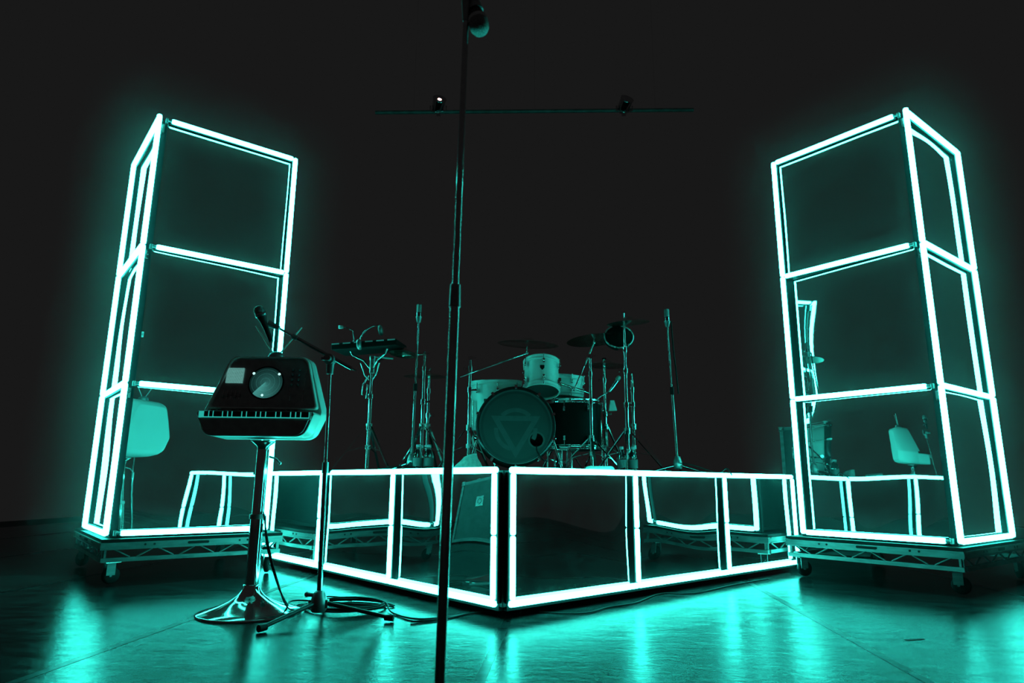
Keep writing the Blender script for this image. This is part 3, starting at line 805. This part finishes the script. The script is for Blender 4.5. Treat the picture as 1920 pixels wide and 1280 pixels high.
for k in range(10):
    a = 2 * math.pi * (k + .5) / 10
    q = put('tension_claw', MB().box((.014, 0, -.006), (.022, .016, .034)).cyl((.020, 0, .0), (.020, 0, .12), .0035, n=6).box((.012, 0, .125), (.024, .016, .05)).mesh('tension_claw') if k == 0 else claw_me, M['chrome'], kick, (KR * math.cos(a), KR * math.sin(a), 0), (0, 0, a))
    if k == 0: claw_me = q.data
SPL = KC.z - DK - .012
for s_ in (-1, 1):
    a = MB().cyl((s_ * (KR + .004), .075, .05), (s_ * (KR + .065), SPL, .005), .007, n=10).cyl((s_ * (KR + .004), .075, .05), (s_ * (KR + .02), .068, .052), .018, n=10).build('spur', M['chrome'], kick)
    MB().cyl((s_ * (KR + .064), SPL - .006, .006), (s_ * (KR + .066), SPL + .010, .004), .010, n=8).build('rubber_foot', M['rubber'], a)

# ------------------------------------------------------------------ toms and snare
rt = at(1015, 733, 4.52)
rtd = drum('rack_tom', 'small white rack tom mounted above the bass drum', rt, (.02, .30, .95), .118, .215, 6, badge=R(0), spin=R(8))
ft = at(931, 805, 4.72)
drum('floor_tom', 'tall white floor tom behind the left of the bass drum', (ft.x, ft.y, ft.z), (-.02, -.06, 1), .178, .33, 8, badge=R(-22), lug_rows=(.16, .80))
for k in range(3):
    pass
sn = at(1050, 742, 4.95)
drum('snare_drum', 'white snare drum crowded with chrome lugs right of the rack tom', (sn.x, sn.y, sn.z), (.05, -.05, 1), .165, .14, 8, lug_rows=(.3, .7))
bt = at(1076, 842, 4.86)
bft = drum('floor_tom', 'black floor tom to the right of the bass drum', (bt.x, bt.y, bt.z), (0, 0, 1), .20, .34, 8, shell='black', head='kick_head', lug_m='black_metal', lug_rows=(.2, .8))
for k in range(3):
    a = 2 * math.pi * k / 3 + .5
    MB().cyl((.215 * math.cos(a), .215 * math.sin(a), .20), (.225 * math.cos(a), .225 * math.sin(a), DK - bt.z + .002), .006, n=8).build('leg', M['chrome'], bft)
fto = [o for o in COL.objects if o.name == 'floor_tom'][0]
for k in range(3):
    a = 2 * math.pi * k / 3 + 2.0
    MB().cyl((.195 * math.cos(a), .195 * math.sin(a), .20), (.205 * math.cos(a), .205 * math.sin(a), DK - ft.z + .008), .006, n=8).build('leg', M['chrome'], fto)

bpy.context.view_layer.update()
inv = rtd.matrix_basis.inverted()
a_, b_ = rt + Vector((.12, .02, .06)), at(1104, 736, 4.62)
MB().cyl(inv @ a_, inv @ b_, .009, n=10).box(inv @ a_, (.03, .04, .06)).build('mount_arm', M['chrome'], rtd)
ss = thing('snare_stand', 'chrome tripod stand under the white snare drum', 'stand', (sn.x, sn.y, DK + .001), group='chrome stands on the riser')
tripod(ss, sn.z - DK - .05, .20, .3, .28, .10)
for k in range(3):
    a = 2 * math.pi * k / 3; d = Vector((math.cos(a), math.sin(a), 0))
    MB().path([Vector((0, 0, sn.z - DK - .07)), d * .10 + Vector((0, 0, sn.z - DK - .035)), d * .165 + Vector((0, 0, sn.z - DK - .016))], .006, 7).build('basket_arm', M['chrome'], ss)

# ------------------------------------------------------------------ stands, left to right
# percussion pad on a basket stand
Y = 4.45; b = base_at(688, Y)
ps = thing('pad_stand', 'chrome basket stand with three legs carrying the percussion pad', 'stand', b, group='chrome stands on the riser')
hz = lambda y, Y_: at(700, y, Y_).z - DK
tripod(ps, hz(742, Y), .235, R(200), hz(800, Y), hz(838, Y), .0125, .008)
clutch(ps, hz(742, Y), .0125, -1)
MB().cyl((0, 0, hz(745, Y)), (0, 0, hz(684, Y)), .009, n=12).build('upper_tube', M['chrome'], ps)
MB().cyl((0, 0, hz(700, Y)), (0, 0, hz(668, Y)), .018, .022, 12).build('basket_hub', M['steel'], ps)
padz = hz(661, Y)
for k, a in enumerate((R(185), R(-40), R(70))):
    d = Vector((math.cos(a), math.sin(a), 0))
    l = MB().path([d * .015 + Vector((0, 0, hz(690, Y))), d * .06 + Vector((0, 0, hz(676, Y))), d * .135 + Vector((0, 0, padz - .022)), d * .150 + Vector((0, 0, padz + .010))], .0075, 8).build('basket_arm', M['chrome'], ps)
    MB().path([d * .015 + Vector((0, 0, hz(712, Y))), d * .045 + Vector((0, 0, hz(704, Y))), d * .075 + Vector((0, 0, hz(682, Y)))], .006, 7).build('arm_strut', M['chrome'], l)
MB().path([(-.015, -.02, hz(705, Y)), (-.05, -.02, hz(722, Y)), (-.055, -.02, hz(740, Y)), (-.03, -.02, hz(748, Y)), (-.02, -.02, hz(722, Y))], .005, 7).build('tilt_handle', M['chrome'], ps)
pad = thing('percussion_pad', 'flat dark electronic percussion pad resting on the basket stand', 'drum pad', (b.x - .02, b.y, DK + padz + .012), group=None, rot=Euler((R(3), R(-4), R(-4))))
MB().box((0, 0, .022), (.44, .30, .042)).build('body', M['rubber'], pad, bevel=.006)
pm = MB().box((0, 0, .046), (.098, .085, .007)).mesh('strike_pad')
for i in range(4):
    for j in range(2): put('strike_pad', pm, M['rubber'], pad, (-.16 + i * .107, -.085 + j * .095, 0), bevel=.003)
for i in range(6): MB().box((-.19 + i * .075, -.1505, .040), (.050, .004, .008)).build('edge_strip', M['aerial'], pad)
hp_ = thing('headphones', 'dark headphones hooked over the percussion pad', 'headphones', (b.x - .055, b.y - .16, DK + padz + .055))
MB().path([(.0, 0, .0), (.012, 0, .035), (.035, .02, .075), (.07, .05, .105), (.105, .08, .118)], .005, 8).build('headband', M['black_metal'], hp_)
MB().lathe([(.030, -.012), (.036, -.006), (.036, .008), (.026, .014), (1e-7, .014)], 20, Matrix.Translation((-.004, 0, -.032)) @ Matrix.Rotation(R(80), 4, 'Y')).build('ear_cup', M['black_plastic'], hp_)
MB().lathe([(.030, -.012), (.036, -.006), (.036, .008), (.026, .014), (1e-7, .014)], 20, Matrix.Translation((.115, .085, .085)) @ Matrix.Rotation(R(80), 4, 'Y')).build('ear_cup', M['black_plastic'], hp_)
# sticks poking out under and above the pad
sp0 = at(737, 679, Y - .1)
def stick(label, a, b_, r=.007):
    a, b_ = Vector(a), Vector(b_)
    t = thing('drumstick', label, 'drumstick', a, rot=along(b_ - a), group='drumsticks by the pad')
    L = (b_ - a).length
    MB().lathe([(1e-7, 0), (r * .8, .003), (r, .01), (r, L * .75), (r * .5, L - .012)], 10).build('shaft', M['cloth'], t)
    MB().ball((0, 0, L - .006), r * .75, 10, 7).build('tip', M['cloth'], t)
    return t
stick('pale drumstick tucked under the right end of the percussion pad', at(738, 672, Y + .10), at(700, 668, Y + .02))
gn0 = at(660, 652, Y - .02)
gn = thing('gooseneck_mic', 'thin gooseneck microphone with a pale tip, added over the percussion pad', 'lamp', gn0)  # gooseneck mic added to carry a small highlight; its tip emits nothing
gp = [Vector((0, 0, 0))] + [at(*q) - gn0 for q in ((664, 635, Y), (662, 620, Y), (650, 614, Y - .02), (640, 613, Y - .04))]
MB().path(gp, .0035, 8).build('neck', M['black_metal'], gn)
MB().lathe([(.009, -.012), (.012, 0), (.012, .018), (1e-7, .020)], 12, Matrix.Translation(gp[-1]) @ zto((-1, -.3, -.1))).build('gooseneck_tip', M['aerial'], gn)
MB().box((0, 0, -.006), (.03, .03, .014)).build('clamp', M['black_plastic'], gn)

def straight_mic_stand(label, mlabel, x, Y, ytop, lean_x, rot):
    b = base_at(x, Y)
    t = thing('microphone_stand', label, 'mic stand', b, group='overhead mic stands on the riser')
    top = at(lean_x, ytop, Y) - b
    for k in range(3):
        a = rot + 2 * math.pi * k / 3; d = Vector((math.cos(a), math.sin(a), 0))
        l = MB().cyl(d * .02 + Vector((0, 0, .07)), d * .26 + Vector((0, 0, .01)), .008, .007, 8).build('leg', M['black_metal'], t)
        MB().cyl(d * .245 + Vector((0, 0, .01)), d * .275 + Vector((0, 0, .009)), .0105, n=8).build('rubber_foot', M['rubber'], l)
    MB().lathe([(.02, .045), (.03, .055), (.03, .09), (.018, .13), (1e-7, .13)], 14).build('hub', M['black_plastic'], t)
    q = top * .55
    MB().cyl((0, 0, .06), q, .0085, n=12).build('lower_pole', M['black_metal'], t)
    MB().cyl(q - Vector((0, 0, .02)), q + Vector((0, 0, .03)), .0135, n=12).build('pole_clutch', M['rubber'], t)
    MB().cyl(q, top, .0055, n=10).build('upper_pole', M['black_metal'], t)
    MB().cyl(top - Vector((0, 0, .01)), top + Vector((0, 0, .03)), .012, .022, 14).build('mic_clip', M['black_plastic'], t)
    m = thing('condenser_microphone', mlabel, 'microphone', b + top + Vector((0, 0, .024)), group='overhead microphones')
    MB().lathe([(.014, 0), (.0175, .004), (.0175, .035), (.0165, .037)], 18).build('body', M['black_metal'], m)
    MB().lathe([(.0168, .036), (.0175, .04), (.0175, .085), (.015, .092), (1e-7, .094)], 18).build('grille', M['grille'], m)
    return t
straight_mic_stand('slim black mic stand left of the kit with an upright microphone', 'upright pencil microphone on the stand left of the kit', 771, 4.35, 602, 785, .4)
straight_mic_stand('slim black mic stand at the right end of the riser', 'upright pencil microphone on the stand at the right end of the riser', 1271, 4.5, 610, 1251, 1.2)

def cymbal_stand(label, x, Y, ys, rot, spread=.27, boom=None, collar_y=800, brace_y=838, r=.0125, side=1):
    """Chrome stand: ys are picture heights of the tube joints, boom a pair of points in the picture."""
    b = base_at(x, Y)
    t = thing('cymbal_stand', label, 'cymbal stand', b, group='chrome stands on the riser')
    h = [at(x, y, Y).z - DK for y in ys]
    tripod(t, h[0], spread, rot, at(x, collar_y, Y).z - DK, at(x, brace_y, Y).z - DK, r)
    clutch(t, h[0], r, side)
    rr = r
    for i in range(1, len(h)):
        rr *= .8
        MB().cyl((0, 0, h[i - 1] - .03), (0, 0, h[i]), rr, n=12).build('upper_tube', M['chrome'], t)
        if i < len(h) - 1: clutch(t, h[i], rr, -side)
    if boom:
        p, q = at(*boom[0]) - b, at(*boom[1]) - b
        piv = Vector((0, 0, h[-1]))
        MB().cyl(piv - Vector((0, .016, 0)), piv + Vector((0, .016, 0)), .017, n=14).box(piv + Vector((side * .022, -.02, 0)), (.03, .01, .014)).build('boom_tilter', M['chrome'], t)
        MB().cyl(p, q, .0062, n=10).build('boom_arm', M['chrome'], t)
        MB().cyl(q - Vector((0, 0, .012)), q + Vector((0, 0, .05)), .004, n=8).ball(q, .012, 10, 7).build('cymbal_post', M['chrome'], t)
    else:
        q = Vector((0, 0, h[-1]))
        MB().cyl(q, q + Vector((0, 0, .05)), .004, n=8).ball(q, .012, 10, 7).box(q + Vector((0, 0, .055)), (.03, .006, .012)).build('cymbal_post', M['chrome'], t)
    return t
cymbal_stand('chrome cymbal stand with boom arm just left of the foreground stand', 789, 4.55, [752, 690, 664], .2, .24, ((798, 664, 4.55), (757, 666, 4.5)))
cymbal_stand('short chrome stand paired with the boom stand left of the kit', 799, 4.75, [778, 732, 706], 1.3, .22)
cymbal_stand('chrome boom cymbal stand left of the bass drum, arm reaching over the kit', 878, 4.50, [730, 690, 672], .9, .23, ((862, 706, 4.45), (988, 662, 4.75)), 802, 836)
cymbal_stand('chrome boom cymbal stand right of the bass drum', 1110, 4.62, [752, 700, 668], 2.6, .28, ((1076, 732, 4.55), (1114, 642, 4.7)), 822, 850)
cymbal_stand('slim chrome hi-hat stand at the right rear of the kit', 1137, 4.95, [775, 712, 686], .5, .2)
cymbal_stand('tallest chrome cymbal stand at the right of the kit, beside the water bottles', 1178, 4.50, [758, 694, 655, 600], .25, .29, None, 808, 846, .014)
cymbal_stand('short chrome stand behind the tallest cymbal stand', 1190, 4.72, [757, 730, 714], 1.9, .22)
# cymbals
cymbal('dark cymbal over the middle of the kit', at(990, 646, 4.75), .225, (R(4), R(3)))
cymbal('dark cymbal at the right of the kit above the boom stand', at(1114, 638, 4.72), .20, (R(-2), R(-5)))
cymbal('small dark cymbal on top of the tallest stand', at(1178, 606, 4.5), .15, (R(5), R(-4)))
cymbal('dark cymbal low at the left of the kit', at(798, 706, 4.75), .16, (R(3), R(0)))
cymbal('dark cymbal on the left boom arm', at(757, 664, 4.5), .10, (R(-6), R(4)))
cymbal('dark hi-hat cymbal at the right rear', at(1137, 686, 4.95), .17, (R(2), R(2)))
# small e-drum hoop on the tall stand
hp0 = at(1160, 632, 4.6)
ht = thing('electronic_drum_pad', 'round dark rubber drum pad hung on the tallest stand', 'drum pad', hp0, rot=Euler((R(62), R(-8), 0)))
MB().lathe([(.098, -.03), (.104, -.02), (.104, .004), (.100, .008), (1e-7, .006)], 36).build('body', M['rubber'], ht)
MB().ring((0, 0, .008), .101, .006, 40, 8).build('hoop', M['steel'], ht)
MB().cyl((.02, 0, -.02), tuple(ht.matrix_basis.inverted() @ Vector((at(1178, 650, 4.5)))), .007, n=8).build('mount_rod', M['chrome'], ht)
# clamp-on percussion: cowbell-like wedge
cb = at(1148, 760, 4.8)
cw = thing('cowbell', 'pale wedge-shaped cowbell clamped right of the kit', 'cowbell', cb)
MB().loft([[Vector((-.028, -.016, -.04)), Vector((.032, -.016, -.036)), Vector((.032, .016, -.036)), Vector((-.028, .016, -.04))], [Vector((-.014, -.011, .036)), Vector((.014, -.011, .036)), Vector((.014, .011, .036)), Vector((-.014, .011, .036))]], smooth=False).build('bell', M['drum_shell'], cw, bevel=.003)
MB().cyl((0, 0, .03), (-.03, .12, .06), .006, n=8).build('mount_rod', M['chrome'], cw)
# gooseneck light / small mic near the tall stand
gm = at(1143, 735, 4.7)
tg = thing('drum_microphone', 'short drum microphone angled at the right of the kit', 'microphone', gm, rot=along((.22, -.1, .35)))
MB().lathe([(.009, 0), (.0115, .01), (.0125, .09), (.0125, .10)], 14).build('body', M['black_metal'], tg)
MB().lathe([(.0125, .10), (.0155, .105), (.0155, .125), (.008, .135), (1e-7, .136)], 14).build('grille', M['grille'], tg)
MB().path([(0, 0, .01), (-.02, .03, -.05), (-.03, .05, -.12)], .005, 8).build('clip_arm', M['chrome'], tg)

# ------------------------------------------------------------------ small things on the riser
M['clear'] = mat('clear_plastic', (.9, .95, .95), .06, 0, .5, Transmission_Weight=1.0, IOR=1.35)
M['dim_label'] = mat('dim_bottle_label', (.07, .07, .07), .5)
M['cap'] = mat('bottle_cap', (.35, .35, .36), .4)
bott = MB().lathe([(.026, 0), (.031, .004), (.031, .03), (.0295, .035), (.031, .04), (.031, .07), (.0295, .075), (.031, .08), (.031, .105), (.024, .135), (.0125, .152), (.0125, .165)], 20).mesh('bottle_body')
wrap = MB().lathe([(.0315, .045), (.0315, .098)], 20, caps=False).mesh('bottle_label')
capm = MB().lathe([(.0145, .163), (.0145, .178), (.013, .180), (1e-7, .180)], 16).mesh('bottle_cap')
def bottle(label, x, Y):
    b = base_at(x, Y)
    t = thing('water_bottle', label, 'bottle', b, group='water bottles on the riser')
    put('body', bott, M['clear'], t); put('paper_label', wrap, M['dim_label'], t); put('screw_cap', capm, M['cap'], t)
bottle('clear water bottle beside the tallest stand, left one of two', 1166, 4.28)
bottle('clear water bottle beside the tallest stand, right one of two', 1187, 4.30)
bottle('clear water bottle by the left stands, left one of two', 783, 4.22)
bottle('clear water bottle by the left stands, right one of two', 803, 4.22)

# folded towel slumped at the riser edge
b = base_at(872, 4.02)
mb = MB(); rings = []
for j in range(9):
    v = j / 8
    w, d_, z = .095 * (1 - .55 * v) + .01 * math.sin(5 * v), .06 * (1 - .4 * v), .105 * v
    rings.append([Vector((.030 * v + (w + .006 * math.sin(5 * a + 3 * v)) * math.cos(a), d_ * math.sin(a) + .004 * math.sin(7 * a + j), z + .012 * v * math.cos(a + .6))) for a in [2 * math.pi * k / 22 for k in range(22)]])
mb.loft(rings)
tag(mb.build('towel', M['cloth'], None, b), 'pale crumpled towel slumped on the riser left of the bass drum', 'towel')
# low rounded box on the riser's right front edge
b = base_at(1123, 3.98)
fp = thing('foot_controller', 'low dark rounded foot controller on the riser edge right of the bass drum', 'pedal', b)
ringp = rounded([(-.085, 0), (-.085, .048), (.085, .048), (.085, 0)], [.004, .022, .022, .004])
MB().loft([[Vector((x, -.045, z)) for x, z in ringp], [Vector((x, .045, z)) for x, z in ringp]]).build('body', M['black_plastic'], fp, bevel=.003)
ri2 = rounded([(-.065, .008), (-.065, .036), (.065, .036), (.065, .008)], .008)
MB().loft([[Vector((x, -.048, z)) for x, z in ri2], [Vector((x, -.044, z)) for x, z in ri2]]).build('front_plate', M['steel'], fp)
# chrome pedal right of the bass drum
b = base_at(1052, 4.62)
pd = thing('drum_pedal', 'chrome drum pedal on the riser right of the bass drum', 'pedal', b)
MB().box((0, 0, .006), (.09, .28, .010)).build('base_plate', M['steel'], pd)
MB().bar((0, .13, .02), (0, -.10, .075), .07, .008).build('footboard', M['chrome'], pd)
MB().box((-.05, -.10, .09), (.012, .02, .17)).box((.05, -.10, .09), (.012, .02, .17)).cyl((-.05, -.10, .17), (.05, -.10, .17), .006).build('frame', M['chrome'], pd)
MB().cyl((0, -.10, .05), (0, -.10, .17), .003, n=8).cyl((.03, -.10, .06), (.03, -.13, .16), .005, n=8).build('drive_chain', M['steel'], pd)
# cables and leads on the riser
cable('thin lead running from the bass drum port to the riser', [KC + Vector((.132, -.012, -.12)), KC + Vector((.135, -.05, -.16)), KC + Vector((.17, -.06, -.21)), KC + Vector((.20, .0, -.215))], .004, 'leads on the riser')
pms = at(1251, 604, 4.5)
cable('thin lead hanging from the right-hand overhead microphone', [pms + Vector((.022, -.02, 0)), at(1262, 650, 4.47), at(1268, 700, 4.46), at(1272, 738, 4.48)], .005, 'leads on the riser')
cable('lead trailing over the riser edge near the right tower', [at(1275, 868, 4.42), at(1300, 872, 4.40), at(1345, 886, 4.38), at(1362, 878, 4.36), at(1372, 890, 4.30)], .004, 'leads on the riser')
cable('lead lying in front of the pad stand', [at(702, 884, 4.2), at(730, 876, 4.2), at(770, 874, 4.22), at(800, 881, 4.2)], .005, 'leads on the riser')

# ------------------------------------------------------------------ flight cases
def flight_case(label, x, y, rz, ch):
    case = thing('flight_case', label, 'flight case', (x, y, 0), rz, 'flight cases')
    MB().box((0, 0, ch / 2 + .02), (.62, .60, ch - .04)).build('body', M['case'], case, bevel=.004)
    for x in (-.31, .31):
        for y in (-.30, .30): MB().box((x, y, ch / 2 + .02), (.03, .03, ch - .02)).build('edge_extrusion', M['alu'], case)
    for z in (.03, ch):
        for y in (-.30, .30): MB().box((0, y, z), (.64, .03, .03)).build('edge_extrusion', M['alu'], case)
        for x in (-.31, .31): MB().box((x, 0, z), (.03, .58, .03)).build('edge_extrusion', M['alu'], case)
    for x in (-.31, .31):
        for y in (-.30, .30): MB().box((x, y, ch), (.05, .05, .05)).build('corner_ball', M['steel'], case, bevel=.012)
    for (x, y, r_) in ((-.18, -.304, 0), (.314, .0, R(90))):
        lt = MB().box((0, 0, 0), (.10, .01, .10)).build('latch', M['steel'], case, (x, y, ch - .22))
        lt.rotation_euler = (0, 0, r_)
        MB().ring((0, -.008, 0), .026, .006, 20, 6, Matrix.Rotation(R(90), 3, 'X')).build('latch_ring', M['chrome'], lt)
    for x in (-.25, .25):
        for y in (-.24, .24): MB().cyl((x - .02, y, .021), (x + .02, y, .021), .02, n=12).build('wheel', M['rubber'], case)
    return case
fc = at(1520, 806, 6.3)
flight_case('dark flight case with recessed latch standing behind the right tower', fc.x + .10, 6.3, R(-30), fc.z)
flight_case('dark flight case standing at stage left, mirrored in the riser beside its front corner', -3.75, 3.75, R(10), .62)

# ------------------------------------------------------------------ lighting pipe above the back of the stage
PY_ = 7.6
pa, pb = at(704, 211, PY_), at(1300, 206, PY_)
pipe = thing('lighting_pipe', 'long horizontal lighting pipe hanging high at the back of the stage', 'pipe', (pa + pb) / 2)
po = (pa + pb) / 2
MB().cyl(pa - po, pb - po, .024, n=14).build('pipe', M['dark_pipe'], pipe)
for k in (.12, .5, .88):
    q_ = pa.lerp(pb, k) - po
    MB().cyl(q_, q_ + Vector((0, 0, 3.5)), .0025, n=6).build('hanging_wire', M['chrome'], pipe)
M['led'] = emit('warm_led', (1.0, .55, .42), 6.0); M['led_blue'] = emit('blue_led', (.05, .30, 1.0), 3.0)
def fixture(label, x, lit):
    p = at(x, 209, PY_)
    t = thing('stage_light', label, 'stage light', p, group='lights on the pipe')
    MB().box((0, 0, -.01), (.05, .07, .07)).build('pipe_clamp', M['black_metal'], t)
    MB().path([(-.10, -.03, .06), (-.10, -.03, -.0), (.0, -.03, -.035), (.10, -.03, .0), (.10, -.03, .06)], .008, 8).build('yoke', M['black_metal'], t)
    h = MB().lathe([(.05, -.09), (.075, -.06), (.08, .08), (.085, .10), (.07, .10), (1e-7, .085)], 24, Matrix.Translation((0, -.03, .06)) @ zto((.25, -.8, .5))).build('lamp_body', M['black_metal'], t)
    if lit:
        c = Matrix.Translation((0, -.03, .06)) @ zto((.25, -.8, .5))
        MB().lathe([(.028, .088), (.022, .094), (1e-7, .096)], 16, c).build('lit_lens', M['led'], h)
        MB().lathe([(.013, .095), (.010, .099), (1e-7, .100)], 12, c).build('lens_core', M['led_blue'], h)
    return t
fixture('small stage lamp on the pipe with a glowing lens', 822, True)
fixture('small unlit stage lamp on the right of the pipe', 1170, False)

# ------------------------------------------------------------------ haze
def haze(label, corner, rz, sg):
    """Thin haze hanging around a tower and thinning out with distance from it."""
    m = bpy.data.materials.new('stage_haze'); m.use_nodes = True
    nt = m.node_tree; nt.nodes.clear(); L_ = nt.links.new
    tc = nt.nodes.new('ShaderNodeTexCoord')
    ab = nt.nodes.new('ShaderNodeVectorMath'); ab.operation = 'ABSOLUTE'; L_(tc.outputs['Object'], ab.inputs[0])
    sb = nt.nodes.new('ShaderNodeVectorMath'); sb.operation = 'SUBTRACT'; L_(ab.outputs[0], sb.inputs[0]); sb.inputs[1].default_value = (TW / 2, TS / 2, TH * 1.5)
    mx = nt.nodes.new('ShaderNodeVectorMath'); mx.operation = 'MAXIMUM'; L_(sb.outputs[0], mx.inputs[0]); mx.inputs[1].default_value = (0, 0, 0)
    ln = nt.nodes.new('ShaderNodeVectorMath'); ln.operation = 'LENGTH'; L_(mx.outputs[0], ln.inputs[0])
    mr = nt.nodes.new('ShaderNodeMapRange'); mr.interpolation_type = 'SMOOTHERSTEP'
    mr.inputs['From Min'].default_value = 0; mr.inputs['From Max'].default_value = HAZE_REACH
    mr.inputs['To Min'].default_value = HAZE; mr.inputs['To Max'].default_value = 0
    L_(ln.outputs['Value'], mr.inputs['Value'])
    v = nt.nodes.new('ShaderNodeVolumeScatter'); v.inputs['Anisotropy'].default_value = .3; v.inputs['Color'].default_value = (1, 1, 1, 1)
    L_(mr.outputs[0], v.inputs['Density'])
    on = nt.nodes.new('ShaderNodeOutputMaterial'); L_(v.outputs[0], on.inputs['Volume'])
    m.cycles.volume_step_rate = .35
    c = Vector(corner) + Matrix.Rotation(rz, 3, 'Z') @ Vector((sg * TW / 2, TS / 2, 0)); c.z = TZ0 + TH * 1.5
    k = HAZE_REACH * 2
    o = put('stage_haze', MB().box((0, 0, 0), (TW + k, TS + k, TH * 3 + k * .8)).mesh('stage_haze'), m, None, c, (0, 0, rz))
    return tag(o, label, 'haze', 'haze around the towers', 'stuff')
haze('thin haze glowing around the left light tower', LCOR, L_RZ, 1)
haze('thin haze glowing around the right light tower', RCOR, R_RZ, -1)
